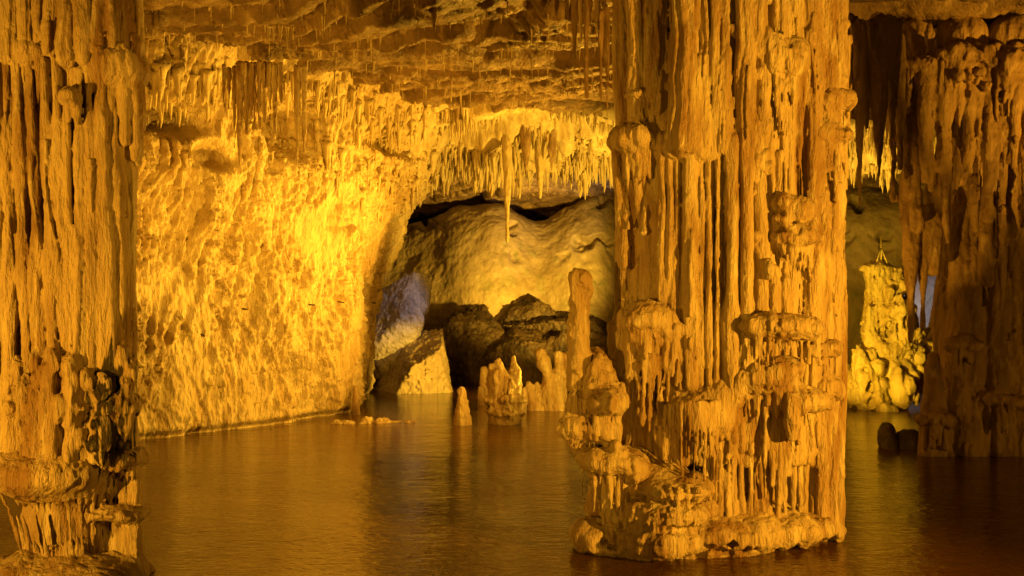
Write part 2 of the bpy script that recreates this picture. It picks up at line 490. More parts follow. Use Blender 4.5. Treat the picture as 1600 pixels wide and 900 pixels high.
def build_left_wall():
    path = [(-19, 6), (-15.5, 13), (-12.2, 18.2), (-8.9, 22.6), (-6.9, 25.7), (-5.75, 27.9), (-5.0, 29.9), (-4.95, 32.5), (-5.2, 35.5), (-5.5, 38.0), (-7.5, 41), (-12, 44)]
    ov = [.6, .6, .8, .9, 1.1, 1.3, 1.6, 2.2, 2.9, 3.3, 3.2, 3]
    K = np.array([(p[0], p[1], o) for p, o in zip(path, ov)], float)
    u = np.linspace(0, len(path) - 1, 1500)
    C = crom(K, u)
    # resample by length, denser where seen
    d = np.r_[0, np.cumsum(np.hypot(*np.diff(C[:, :2], axis=0).T))]
    s = np.linspace(0, d[-1], 1350)
    C = np.stack([np.interp(s, d, C[:, i]) for i in range(3)], -1)
    t = np.gradient(C[:, :2], axis=0); t /= np.linalg.norm(t, axis=1)[:, None]
    nrm = np.stack([t[:, 1], -t[:, 0]], -1)          # towards the lake
    zz = np.linspace(-.6, 10.6, 430)
    Sg, Z = np.meshgrid(s, zz, indexing='ij')
    q = np.clip((Z - 2.2) / 7.0, 0, 1.4)
    prof = C[:, 2][:, None] * q ** 1.7
    nz = nrm.copy()
    f = s * 1.0
    sf = Sg.ravel().astype(np.float32); zf = Z.ravel().astype(np.float32)
    dsp = .55 * fbm(sf * .33, zf * .30, sf * 0 + 2, 3)
    dsp += .22 * fbm(sf * 1.2, zf * .55, sf * 0 + 6, 3, .55)
    mask = np.clip(.72 + 1.5 * fbm(sf * .7, zf * .55, sf * 0 + 40, 3, .6), 0.12, 1)
    up = np.clip((zf - 3.5) / 4, 0, 1)
    sw_ = sf + .25 * vn(sf * 1.1, zf * .9, sf * 0 + 80)
    dsp += mask * .13 * saw_drip(sf, zf, .9, 1.1, 11)
    dsp += mask * .07 * saw_drip(sf, zf, 5.5, .55, 21)
    dsp -= (.35 + mask) * .13 * fbm(sw_ * 2.6, zf * .75, sf * 0 + 9, 2, .55, True)
    dsp -= (.35 + mask) * .075 * fbm(sw_ * 7.0, zf * 1.9, sf * 0 + 19, 2, .6, True)
    dsp += (.3 + mask) * .075 * fbm(sf * 7.5, zf * 4.2, sf * 0 + 15, 3, .65)
    dsp -= up * .10 * fbm(sf * 4, zf * .5, sf * 0 + 29, 2, .6, True)
    # hollows near the roof, with a ledge under them
    for (hs, hz, rs, rz, dep) in HOLLOWS:
        e = ((sf - hs) / rs) ** 2 + ((zf - hz) / rz) ** 2
        dsp -= dep * np.exp(-e ** 1.5)
    pit = np.clip(fbm(sf * .8, zf * 1.0, sf * 0 + 61, 3, .6) - .30, 0, 1) * np.clip((zf - 4) / 3, .15, 1)
    dsp -= .8 * pit
    # undercut notch at the water
    dsp -= .25 * np.exp(-((zf - .02) / .12) ** 2)
    dsp = dsp.reshape(Sg.shape)
    off = prof + dsp
    X = C[:, 0][:, None] + nrm[:, 0][:, None] * off
    Y = C[:, 1][:, None] + nrm[:, 1][:, None] * off
    v = np.stack([X, Y, Z], -1).reshape(-1, 3)
    o = link_mesh('cave_wall', v, grid_faces(len(s), len(zz)), M_WALL)
    tag(o, 'bright amber flowstone wall left of the lake', None, None, 'structure')
    return s, C


HOLLOWS = [(20.3, 7.55, 1.0, .35, 1.3), (21.6, 6.85, .55, .3, .9), (24.3, 8.1, .9, .8, 1.4), (28.5, 8.2, 1.2, .3, .8), (22.8, 8.4, .6, .5, .9)]
build_left_wall()

# ---------------------------------------------------------------- far walls


def sheet(name, K, nu, nv, mat, disp, label=None):
    K = np.asarray(K, float)
    u = np.linspace(0, K.shape[0] - 1, nu); v = np.linspace(0, K.shape[1] - 1, nv)
    A = crom(K, u)
    A = crom(A.transpose(1, 0, 2), v).transpose(1, 0, 2)
    du = np.gradient(A, axis=0); dv = np.gradient(A, axis=1)
    n = np.cross(du, dv); n /= np.linalg.norm(n, axis=-1, keepdims=True) + 1e-9
    f = A.reshape(-1, 3).astype(np.float32)
    d = disp(f[:, 0], f[:, 1], f[:, 2]).reshape(nu, nv, 1)
    A = A + n * d
    o = link_mesh(name, A.reshape(-1, 3), grid_faces(nu, nv), mat)
    return tag(o, label, None, None, 'structure')


def far_disp(x, y, z):
    d = .32 * fbm(x * .35, y * .35, z * .4, 3) + .05 * fbm(x * 1.1, y * 1.1, z * 1.3, 3, .5, True) + .04 * fbm(x * 4, y * 4, z * 4, 3)
    # open cracks
    d += .20 * fbm(x * .8 + z * .5, z * .35, x * 0 + 3, 2, .5, True) * np.clip(vn(x * .2, z * .2, x * 0 + 12) + .3, 0, 1)
    pit = np.clip(fbm(x * .9, z * 1.1, x * 0 + 33, 3) - .32, 0, 1) * np.clip((z - 5.2) / 1.5, 0, 1)
    d += 3.0 * pit
    return d


# dome of flowstone across the far end, its crest just under the roof; columns = x, rows = crest -> water
far = []
for (px, ycrest, Y) in ((480, 350, 50), (600, 352, 49), (660, 348, 47.5), (720, 326, 46.0), (780, 316, 45.6), (840, 345, 46.2), (890, 322, 45.8), (940, 300, 45.6), (1010, 300, 46.5), (1120, 300, 47), (1240, 296, 46), (1330, 290, 44.5), (1420, 288, 44), (1540, 290, 44), (1700, 300, 44), (1900, 300, 42)):
    far.append([P(px, ycrest + 5, Y + 4.5), P(px, ycrest, Y + 1.4), P(px, ycrest + 22, Y + .2), P(px, ycrest + 60, Y - .5), P(px, 440, Y - 1.0), P(px, 490, Y - 1.2), P(px, 540, Y - 1.4), P(px, 608, Y - 1.5)])
sheet('far_wall', far, 900, 260, M_FAR, far_disp, 'tan dome of limestone closing the far end of the cave')
# last wall behind the crest
back = [[(x, 55 + 2 * math.sin(x * .4), z) for z in (10, 7, 4, -1)] for x in np.linspace(-24, 34, 12)]
sheet('back_wall', back, 240, 60, M_BOULDER, lambda x, y, z: .6 * fbm(x * .4, y * .4, z * .4, 3), 'dark rock behind the far dome')
rw = [[P(px, HY, Y) * [1, 1, 0] + [0, 0, z] for z in (-1, 3, 6, 10.5)] for px, Y in ((1900, 46), (1850, 38), (1850, 30), (1950, 24), (2300, 18), (3800, 10))]
sheet('side_wall', rw, 400, 150, M_RIGHT, lambda x, y, z: .5 * fbm(x * .5, y * .5, z * .3, 4) + .1 * fbm(x * 3, y * 3, z, 3, .5, True), 'rust brown wall on the far side of the lake')

print('SETTING', round(time.time() - T0, 1))

# ---------------------------------------------------------------- great central column
base_c = np.array([P(1120, 850, 13.2)[0], 13.2, 0.0])
gc = thing('cave_column', base_c, 'great fluted amber column with stepped flowstone base rising from the lake to the roof', 'rock column')


def yf(px):
    u = min(.98, abs((px - 1140) / 188.0))
    return 13.55 - 1.15 * math.sqrt(1 - u * u)


H = .0155
# shaft
R = Rock(h=H, k=.04, flute=.026, lump=.012, fine=.010, fl_s=10, fl_z=.14, seed=0, big=.04)
cxw = P(1140, 490, 13.5)[0]
for i in range(3):
    R.cap((cxw + (-.72, 0, .72)[i], 13.55, -.2), (cxw + (-.76, 0.02, .80)[i], 13.55, 9.8), (.62, .80, .60)[i], (.66, .82, .66)[i], k=.3)
# back and side pipes
for i in range(34):
    a = rr(-.1, math.pi + .1)
    x = cxw + math.cos(a) * 1.42; y = 13.6 + math.sin(a) * .95
    R.cap((x, y, rr(-.3, 3)), (x + rr(-.04, .04), y, 9.8), rr(.06, .16), rr(.06, .18), k=.04)
# second row of pipes, behind the front ones
for i in range(34):
    x = 966 + i * 10.4 + rr(-2, 2)
    R.cap(P(x, -350, yf(x) + .06), P(x + rr(-3, 3), 720, yf(x) + .06), S(rr(6, 10), 12.6), S(rr(6, 10), 12.6), k=.006)
# front pipes: (px top, py top, px bottom, py bottom, r top, r bottom)
fp = [(968, -350, 972, 200, 16, 13), (988, -350, 996, 190, 18, 15), (1012, -350, 1018, 150, 13, 11), (1030, -350, 1028, 170, 9, 10),
      (1072, -350, 1070, 222, 25, 27), (1101, -350, 1101, 110, 9, 8), (1117, -350, 1117, 120, 10, 9), (1136, -350, 1135, 130, 8, 9),
      (1100, 90, 1100, 225, 9, 13), (1128, 100, 1128, 228, 13, 14),
      (1162, -350, 1168, 600, 17, 14), (1185, -350, 1180, 60, 15, 17), (1215, -350, 1220, 80, 17, 14), (1240, -350, 1243, 120, 12, 10),
      (1318, -350, 1313, 830, 6, 7), (1308, 290, 1304, 830, 7, 7), (1322, 60, 1316, 640, 6, 5), (1271, -350, 1268, 600, 14, 17), (1295, -350, 1290, 140, 18, 17), (1312, -350, 1306, 130, 10, 10),
      (1036, 215, 1036, 590, 8, 7), (1047, 220, 1051, 600, 7, 7), (1059, 225, 1058, 600, 5, 4), (1077, 225, 1080, 600, 13, 13),
      (1096, 222, 1097, 600, 5, 5), (1107, 225, 1109, 600, 7, 7), (1122, 222, 1120, 600, 6, 8), (1143, 222, 1143, 600, 13, 15),
      (1183, 200, 1192, 420, 10, 11), (1203, 170, 1207, 300, 8, 7), (1193, 100, 1190, 300, 10, 8), (1218, 240, 1216, 320, 8, 8),
      (1235, 100, 1236, 300, 9, 10), (1250, 100, 1252, 320, 8, 8), (1227, 120, 1226, 300, 7, 7),
      (1300, 290, 1296, 830, 12, 13), (1286, 300, 1283, 830, 11, 12), (1262, 300, 1262, 560, 9, 9), (1272, 300, 1276, 600, 7, 7),
      (1210, 420, 1208, 600, 8, 9), (1228, 440, 1226, 600, 7, 7), (1192, 420, 1190, 620, 8, 9)]
for (xa, ya, xb, yb, ra, rb) in fp:
    Ya = yf(xa); Yb = yf(xb)
    n = max(2, int(abs(yb - ya) / 110) + 1)
    pts = []; rs = []
    for j in range(n + 1):
        t = j / n
        p = P(xa + (xb - xa) * t + rr(-1.6, 1.6), ya + (yb - ya) * t, Ya + (Yb - Ya) * t - S(ra, 12.4) * .35)
        pts.append(p); rs.append(S((ra + (rb - ra) * t) * rr(.90, 1.02), 12.5))
    R.chain(pts, rs, k=.005)
R.clip = (-.4, 9.75)
R.build('shaft', M_COL, gc)

# caps with drips on the upper shaft
R = Rock(h=H, k=.03, flute=.018, lump=.03, fine=.012, fl_s=9, fl_z=.6, lump_s=5, seed=3)
tier(R, 985, 1030, 132, 152, 175, 200, 12.9, .28, 7, 5, 2)
tier(R, 962, 1032, 188, 222, 260, 420, 13.0, .42, 13, 6, 3)
for i in range(16):
    x = rr(962, 1028)
    R.cap(P(x, rr(225, 300), 12.95 - .3 * rr(0, 1)), P(975 + (x - 962) * .8, rr(400, 480), 12.95), S(rr(6, 10), 13), S(rr(5, 8), 13), k=.03)
tier(R, 1030, 1160, 205, 232, 232, 260, 12.62, .22, 14, 6, 5)
R.build('drapery', M_COL, gc)
R = Rock(h=H, k=.03, flute=.02, lump=.035, fine=.014, fl_s=9, fl_z=.8, lump_s=5, seed=6)
tier(R, 1165, 1248, 42, 86, 120, 260, 12.75, .42, 15, 7, 3, slant=.15)
tier(R, 1212, 1250, 85, 105, 120, 220, 12.6, .25, 8, 5, 1)
for i in range(34):
    R.ell(P(rr(1150, 1200), rr(-40, 420), 12.42), [S(rr(7, 14), 12.4)] * 3, k=.04)
R.build('drapery', M_COL, gc)
R = Rock(h=H, k=.03, flute=.02, lump=.04, fine=.014, fl_s=9, fl_z=.9, lump_s=5, seed=9)
tier(R, 1256, 1328, 128, 158, 175, 300, 13.2, .48, 14, 8, 3)
tier(R, 1262, 1312, 196, 215, 240, 330, 12.95, .3, 9, 6, 2)
for i in range(30):
    x = rr(1262, 1316)
    R.ell(P(x, rr(-60, 140), yf(x) - .05), [S(rr(8, 16), 12.8), .12, S(rr(9, 20), 12.8)], k=.05)
for x in (1322, 1316, 1308):
    R.chain([P(x, 150, 13.3), P(x - 2, 205, 13.3)], [S(7, 13), S(3, 13)])
R.build('drapery', M_COL, gc)
# ball on a shelf
R = Rock(h=H, k=.03, flute=.012, lump=.04, fine=.012, lump_s=4, seed=12)
R.ell(P(1238, 330, 12.6), (S(35, 12.5), .36, S(27, 12.5)))
R.ell(P(1222, 318, 12.5), (S(20, 12.5), .25, S(18, 12.5)))
for i in range(14):
    R.ell(P(rr(1212, 1268), rr(338, 356), 12.35 + rr(-.06, .06)), [S(rr(5, 8), 12.5)] * 3, k=.02)
tier(R, 1198, 1272, 360, 374, 385, 450, 12.75, .44, 13, 6, 3)
for i in range(9):
    R.cap(P(1208 + i * 7, 375, 12.5), P(1208 + i * 7 + rr(-3, 3), rr(430, 500), 12.55), S(7, 12.5), S(4, 12.5), k=.02)
tier(R, 1186, 1212, 398, 422, 440, 470, 12.5, .2, 5, 5, 1)
R.build('drapery', M_COL, gc)
# mid caps left
R = Rock(h=H, k=.03, flute=.018, lump=.035, fine=.012, fl_s=9, fl_z=.5, lump_s=5, seed=15)
tier(R, 975, 1042, 462, 494, 560, 690, 12.8, .42, 13, 7, 3)
tier(R, 985, 1036, 476, 500, 520, 560, 12.55, .22, 9, 5, 2)
tier(R, 1034, 1072, 502, 520, 570, 640, 12.65, .28, 8, 6, 2)
for i in range(15):
    x = 962 + i * 6
    R.cap(P(x, rr(470, 520), 13.0), P(x + (1010 - x) * .25 + rr(-4, 4), rr(640, 715), 12.9), S(rr(7, 10), 13), S(rr(6, 9), 13), k=.02)
R.build('buttress', M_COL, gc)
# mid caps right
R = Rock(h=H, k=.03, flute=.018, lump=.03, fine=.012, fl_s=9, fl_z=.5, lump_s=5, seed=18)
tier(R, 1158, 1276, 482, 512, 535, 610, 12.6, .5, 18, 7, 4)
tier(R, 1170, 1225, 488, 512, 560, 600, 12.3, .25, 9, 6, 2)
tier(R, 1248, 1300, 520, 545, 560, 640, 12.9, .4, 8, 7, 2)
R.build('drapery', M_COL, gc)
# great organ-pipe curtain
R = Rock(h=H, k=.03, flute=.014, lump=.016, fine=.010, fl_s=9, fl_z=.4, seed=21, big=.02)
R.ell(P(1092, 645, 13.0), (S(74, 12.4), .84, S(58, 12.5)), k=.12)
R.ell(P(1185, 640, 13.0), (S(50, 12.4), .66, S(48, 12.5)), k=.10)
R.ell(P(1068, 650, 12.85), (S(50, 12.4), .55, S(44, 12.5)), k=.12)
R.ell(P(1128, 612, 12.85), (S(56, 12.4), .60, S(38, 12.5)), k=.12)
R.ell(P(1180, 585, 12.85), (S(62, 12.4), .62, S(28, 12.4)), k=.10)
R.ell(P(1222, 572, 12.6), (S(22, 12.4), .3, S(18, 12.4)), k=.06)
for i in range(21):
    u = i / 20 * 2 - 1
    f = math.sqrt(max(0, 1 - u * u))
    x = 1090 + u * 62
    Yp = 12.95 - .84 * f
    yt = 640 - 10 * f
    yb = 735 - 45 * abs(u + .2) + rr(-18, 8) if i % 3 else rr(740, 790)
    r = rr(3.0, 4.3)
    R.chain([P(x, yt, Yp + .03), P(x + rr(-2, 2), (yt + yb) / 2, Yp), P(x + rr(-2, 2), yb, Yp + .02)], [S(r * 1.3, 12.3), S(r, 12.3), S(r * .7, 12.3)], k=.012)
R.cap(P(1060, 640, 13.1), P(1065, 800, 13.1), S(32, 12.5), S(28, 12.5), k=.05)
R.cap(P(1110, 640, 13.15), P(1110, 820, 13.15), S(34, 12.5), S(30, 12.5), k=.05)
tier(R, 1132, 1236, 556, 588, 606, 660, 12.75, .52, 15, 5, 4, slant=-.12)
tier(R, 1206, 1242, 556, 572, 585, 650, 12.45, .26, 7, 4, 2)
for i in range(7):
    x = 1196 + i * 6.0
    R.chain([P(x, 606, 12.40), P(x + rr(-1, 1), 650, 12.30), P(x + rr(-2, 2), rr(720, 790), 12.36)], [S(rr(3.2, 4.6), 12.4), S(rr(3.4, 4.8), 12.4), S(rr(2.4, 3.6), 12.4)], k=.008)
for i in range(13):
    x = 1160 + i * 5.6
    R.chain([P(x, 598, 12.50), P(x + rr(-1, 1), 645, 12.40), P(x + rr(-2, 2), rr(690, 760), 12.44)], [S(rr(3.4, 4.6), 12.4), S(rr(3.4, 4.4), 12.4), S(rr(2, 3.4), 12.4)], k=.01)
xq = 1104
while xq < 1306:
    u = (xq - 1104) / 200
    Yp = 12.36 + .80 * abs(u - .15) ** 1.6 + rr(-.03, .05)
    yb = 824 - 20 * u + rr(-6, 6); r = rr(3.8, 6.4)
    R.chain([P(xq, rr(600, 645) - 0 * u, Yp + .03), P(xq + rr(-2, 2), 700, Yp), P(xq + rr(-2, 2), 760, Yp), P(xq + rr(-1, 1), yb, Yp - .03)],
            [S(r * rr(1.1, 1.35), 12.4), S(r * 1.05, 12.4), S(r * rr(.85, 1.0), 12.4), S(r * 1.05, 12.4)], k=.005)
    for q in range(2):
        R.ell(P(xq + rr(-2, 2), rr(640, 720), Yp - .03), [S(r * rr(1.0, 1.35), 12.4)] * 2 + [S(r * rr(1.5, 2.5), 12.4)], k=.02)
    xq += r * 2 + rr(-.6, 2.2)
for i in range(22):
    x = 1110 + i * 8.6
    R.cap(P(x, 610, 12.95 + .2 * (i / 22)), P(x, 830, 12.95 + .2 * (i / 22)), S(9, 12.4), S(9, 12.4), k=.03)
tier(R, 1205, 1282, 600, 628, 650, 705, 12.62, .42, 11, 5, 3)
R.chain([P(1237, 625, 12.16), P(1237, 660, 12.14), P(1238, 683, 12.15)], [S(9, 12.2), S(12, 12.2), S(9, 12.2)])
R.build('pipe_curtain', M_COL, gc)
# right flank low
R = Rock(h=H, k=.03, flute=.02, lump=.035, fine=.012, fl_s=8, fl_z=.5, seed=24)
tier(R, 1250, 1308, 565, 600, 640, 760, 13.1, .45, 11, 8, 3)
for i in range(12):
    x = 1262 + i * 3.8
    R.chain([P(x, 640, 13.0), P(x + rr(-3, 3), 730, 12.95), P(x + rr(-3, 3), 815, 12.9)], [S(rr(8, 12), 13), S(rr(7, 10), 13), S(rr(8, 12), 13)], k=.02)
R.build('buttress', M_COL, gc)
# terraces at lower left
R = Rock(h=H, k=.03, flute=.014, lump=.03, fine=.012, fl_s=10, fl_z=.6, seed=27)
R.ell(P(1050, 752, 12.55), (S(60, 12.2), .58, S(17, 12.2)), k=.06)
R.ell(P(1020, 735, 12.75), (S(48, 12.2), .5, S(20, 12.2)), k=.10)
R.ell(P(985, 715, 12.85), (S(40, 12.2), .4, S(20, 12.2)), k=.10)
R.ell(P(1040, 790, 12.55), (S(72, 12.2), .68, S(15, 12.2)), k=.05)
R.ell(P(1030, 832, 12.55), (S(80, 12.2), .66, S(14, 12.2)), k=.05)
tier(R, 1000, 1106, 752, 762, 768, 782, 12.55, .60, 26, 3, 5)
tier(R, 972, 1112, 780, 796, 812, 836, 12.6, .70, 34, 3.4, 6)
tier(R, 975, 1092, 822, 838, 852, 868, 12.55, .64, 30, 3.4, 6)
R.ell(P(1040, 800, 12.9), (S(56, 12.2), .6, S(60, 12.2)), k=.05)
tier(R, 905, 1002, 700, 722, 740, 830, 12.6, .42, 24, 4, 4, slant=.1)
R.ell(P(955, 780, 12.9), (S(40, 12.2), .42, S(60, 12.2)), k=.05)
for i in range(16):
    x0 = rr(915, 985); x1 = 925 + (x0 - 915) * .85
    R.cap(P(x0, 725, 12.3), P(x1 + rr(0, 22), rr(800, 845), 12.35), S(rr(3, 5), 12.2), S(rr(4, 7), 12.2), k=.02)
for (x, y, a, b) in ((968, 708, 12, 10), (985, 722, 14, 12), (992, 745, 14, 12), (930, 712, 15, 9), (962, 700, 8, 14), (1000, 765, 16, 10)):
    R.ell(P(x, y, 12.25), (S(a, 12.2), .14, S(b, 12.2)), k=.03)
R.build('terrace', M_COL, gc)
# foot
R = Rock(h=H, k=.04, flute=.02, lump=.06, fine=.016, fl_s=7, fl_z=1.0, lump_s=3.2, seed=30)
for (x, y, Y, a, d, c) in ((920, 835, 12.5, 28, .35, 24), (955, 846, 12.55, 45, .45, 24), (1010, 850, 12.5, 60, .5, 26), (1070, 850, 12.3, 50, .35, 30), (1110, 838, 12.45, 60, .5, 34),
                           (1165, 830, 12.6, 60, .55, 34), (1220, 822, 12.85, 55, .6, 30), (1265, 815, 13.1, 40, .6, 26), (1290, 822, 13.3, 22, .6, 20), (1100, 800, 13.3, 190, .95, 40)):
    R.ell(P(x, y, Y), (S(a, Y), d, S(c, Y)), k=.12)
tier(R, 985, 1070, 838, 850, 862, 872, 12.2, .25, 18, 4, 3)
tier(R, 1110, 1200, 826, 840, 852, 862, 12.4, .25, 18, 3.5, 3)
for i in range(34):
    x = rr(905, 1300)
    R.ell(P(x, 845 - 14 * abs(x - 1080) / 200 + rr(-16, 12), 12.25 + .8 * ((x - 1060) / 240) ** 2), (S(rr(10, 26), 12.4), rr(.1, .25), S(rr(6, 14), 12.4)), k=.06)
for i in range(60):
    x = rr(900, 1305)
    R.ell(P(x, 862 - 22 * abs(x - 1080) / 200 + rr(-12, 10), 12.0 + .9 * ((x - 1060) / 240) ** 2), (S(rr(4, 12), 12.4), .1, S(rr(3, 7), 12.4)), k=.05, neg=True)
R.clip = (-.3, 3)
R.build('foot', M_COL, gc)
# shoulder mass at the left that carries the post
R = Rock(h=H, k=.03, flute=.024, lump=.05, fine=.016, fl_s=8, fl_z=.8, lump_s=5, seed=33)
R.ell(P(932, 610, 12.75), (S(38, 12.6), .42, S(50, 12.6)), k=.08)
R.ell(P(912, 650, 12.75), (S(34, 12.6), .4, S(48, 12.6)), k=.08)
R.ell(P(950, 665, 12.6), (S(26, 12.6), .36, S(34, 12.6)), k=.06)
R.chain([P(930, 560, 12.7), P(930, 600, 12.7)], [S(15, 12.6), S(20, 12.6)])
R.chain([P(955, 570, 12.8), P(962, 620, 12.8)], [S(7, 12.6), S(14, 12.6)])
tier(R, 922, 972, 608, 628, 650, 700, 12.5, .3, 12, 5, 3)
tier(R, 882, 935, 640, 672, 690, 705, 12.6, .32, 10, 6, 2)
for i in range(26):
    R.ell(P(rr(888, 970), rr(570, 700), 12.42 + rr(0, .2)), [S(rr(5, 10), 12.5), S(rr(5, 10), 12.5), S(rr(8, 20), 12.5)], k=.07)
R.chain([P(895, 690, 12.55), P(910, 708, 12.55)], [S(14, 12.5), S(12, 12.5)])
R.build('shoulder', M_COL, gc)
print('CENTRAL', round(time.time() - T0, 1))

# stalagmite post on the shoulder
pb = P(907, 590, 12.55)
R = Rock(h=.014, k=.03, flute=.010, lump=.05, fine=.02, lump_s=4.5, seed=36, big=.0)
R.chain([P(907, 600, 12.6), P(906, 555, 12.6), P(905, 520, 12.6), P(906, 505, 12.6), P(906, 470, 12.6), P(907, 437, 12.6)],
        [S(19, 12.6), S(17, 12.6), S(14, 12.6), S(15, 12.6), S(16, 12.6), S(18, 12.6)])
tag(R.build('stalagmite', M_COL, None, pb), 'tall slim stalagmite with a rounded head standing on the left shoulder of the great column', 'stalagmite', kind='thing')

# ---------------------------------------------------------------- left column
bl = np.array([P(95, 490, 11.6)[0], 11.6, 0.0])
lc = thing('cave_column', bl, 'thick column with black stains down its right side and a ledge near its foot', 'rock column')
YL = 11.0


def yl(px):
    u = min(.97, abs((px - 92) / 138.0))
    return 11.75 - 1.0 * math.sqrt(1 - u * u)


R = Rock(h=H, k=.04, flute=.026, lump=.014, fine=.011, fl_s=10, fl_z=.12, seed=40, big=.03)
for i in range(22):
    x = -20 + i * 10.6 + rr(-2, 2)
    R.cap(P(x, -350, yl(x) + .12), P(x + (95 - x) * .06, 725, yl(x) + .10), S(rr(6, 10), 11), S(rr(7, 11), 11), k=.006)
for px, r0, r1 in ((40, .48, .52), (100, .62, .60), (140, .40, .42)):
    R.cap((P(px, 0, 11.7)[0], 11.8, 1.4), (P(px, 0, 11.7)[0], 11.8, 9.8), r0, r1, k=.3)
for i in range(20):
    a = rr(0, math.pi)
    R.cap((bl[0] + math.cos(a) * .60, 11.85 + math.sin(a) * .8, rr(.5, 1)), (bl[0] + math.cos(a) * .60, 11.85 + math.sin(a) * .8, 9.8), rr(.06, .15), rr(.08, .16), k=.04)
lp = [(214, -350, 213, 90, 8, 8), (212, 110, 198, 700, 8, 8), (204, 115, 190, 700, 8, 7), (197, 118, 186, 690, 6, 8), (-30, -350, -28, 700, 15, 16), (-8, -350, -4, 700, 13, 15), (14, -350, 14, 90, 11, 12), (35, -350, 38, 60, 12, 12), (58, -350, 60, 60, 8, 8), (76, -350, 76, 80, 9, 9), (100, -350, 103, 90, 14, 13),
      (128, -350, 128, 90, 12, 12), (152, -350, 150, 80, 10, 10), (173, -350, 172, 70, 9, 10), (192, -350, 190, 80, 10, 9), (207, -350, 207, 70, 9, 9),
      (12, 90, 20, 720, 7, 15), (26, 90, 45, 720, 6, 13), (46, 90, 68, 725, 7, 16), (70, 95, 92, 725, 8, 15), (88, 95, 104, 725, 6, 11), (102, 150, 118, 725, 5, 11), (122, 110, 126, 725, 6, 13),
      (139, 110, 146, 715, 7, 13), (156, 115, 158, 620, 8, 11), (172, 120, 170, 600, 8, 10), (188, 120, 183, 520, 9, 9), (205, 120, 193, 540, 9, 8),
      (8, 640, 10, 720, 18, 18), (60, 640, 62, 720, 16, 16), (110, 640, 110, 720, 14, 14)]
for (xa, ya, xb, yb, ra, rb) in lp:
    n = max(2, int(abs(yb - ya) / 90) + 1)
    pts = []; rs = []
    for j in range(n + 1):
        t = j / n
        x = xa + (xb - xa) * t
        Yq = yl(x) - S(ra + (rb - ra) * t, 11) * .3 - .05 * t
        pts.append(P(x + rr(-2, 2), ya + (yb - ya) * t, Yq)); rs.append(S((ra + (rb - ra) * t) * rr(.80, 1.08), 11))
    R.chain(pts, rs, k=.005)
for i in range(60):
    x = rr(0, 175)
    R.ell(P(x, rr(560, 720), yl(x) - .12), [S(rr(6, 12), 11), .1, S(rr(8, 26), 11)], k=.06)
R.clip = (.9, 9.75)
R.build('shaft', M_LEFT, lc)
R = Rock(h=H, k=.03, flute=.014, lump=.03, fine=.012, fl_s=9, fl_z=.6, lump_s=4, seed=43)
tier(R, 6, 92, 50, 84, 100, 170, 11.2, .42, 16, 6, 3, slant=.1)
tier(R, 82, 140, 80, 98, 130, 210, 11.15, .3, 12, 5, 3, slant=.1)
tier(R, 128, 224, 72, 112, 150, 260, 11.35, .46, 20, 6, 4)
tier(R, 160, 214, 48, 72, 80, 100, 11.3, .3, 8, 6, 2)
tier(R, 100, 120, 142, 152, 160, 200, 10.75, .12, 4, 4, 1)
R.build('drapery', M_LEFT, lc)
# dark narrow curtain on the right side
R = Rock(h=H, k=.02, flute=.02, lump=.035, fine=.014, fl_s=10, fl_z=.6, lump_s=5, seed=46)
for (x, y0, y1, r) in ((165, 520, 625, 7), (176, 518, 640, 8), (188, 520, 610, 7), (196, 545, 640, 7), (202, 560, 600, 6), (150, 600, 700, 7), (160, 630, 700, 6), (172, 640, 702, 7), (184, 620, 702, 7), (195, 640, 700, 7)):
    R.chain([P(x, y0, 10.95), P(x + rr(-2, 2), (y0 + y1) / 2, 10.85), P(x + rr(-3, 3), y1, 10.9)], [S(r, 11), S(r * 1.1, 11), S(r * .9, 11)])
tier(R, 152, 204, 612, 632, 650, 700, 11.15, .34, 11, 5, 3)
R.cap(P(180, 520, 11.3), P(178, 720, 11.3), .22, .24)
R.build('drapery', M_LEFT, lc)
# ledges and flared foot
R = Rock(h=H, k=.03, flute=.014, lump=.03, fine=.012, fl_s=9, fl_z=.5, lump_s=4, seed=49)
R.ell(P(60, 722, 11.2), (S(100, 11), .72, S(32, 11)), k=.08)
R.ell(P(110, 716, 11.0), (S(50, 11), .48, S(22, 11)), k=.08)
R.cap(P(95, 740, 11.6), P(110, 960, 11.6), .42, .46, k=.1)
for i in range(17):
    u = i / 16 * 2 - 1
    x0 = 78 + u * 92; x1 = 98 + u * 62
    f = math.sqrt(max(0, 1 - u * u))
    R.chain([P(x0, 738, 11.2 - .62 * f), P((x0 + x1) / 2 - 2 * u, 795, 11.2 - .45 * f), P(x1, 868, 11.25 - .52 * f)],
            [S(rr(4.6, 7), 11), S(rr(3.4, 5), 11), S(rr(5, 7), 11)], k=.006)
tier(R, -24, 160, 696, 740, 752, 778, 11.2, .68, 24, 5, 4)
tier(R, 158, 220, 698, 716, 735, 790, 11.3, .36, 12, 5, 3)
R.cap(P(188, 720, 11.5), P(186, 900, 11.5), .22, .26)
tier(R, 155, 220, 785, 802, 820, 868, 11.25, .38, 13, 5.5, 3)
for i in range(11):
    x = 158 + i * 5.4
    R.chain([P(x, 735, 11.15), P(x + rr(-2, 2), 790, 11.1)], [S(6, 11), S(5, 11)])
    R.chain([P(x, 810, 11.1), P(x + rr(-2, 2), 880, 11.05)], [S(5, 11), S(7, 11)])
R.clip = (-.4, 4)
R.build('ledge', M_LEFT, lc)
R = Rock(h=H, k=.04, flute=.012, lump=.05, fine=.014, lump_s=2.6, seed=52)
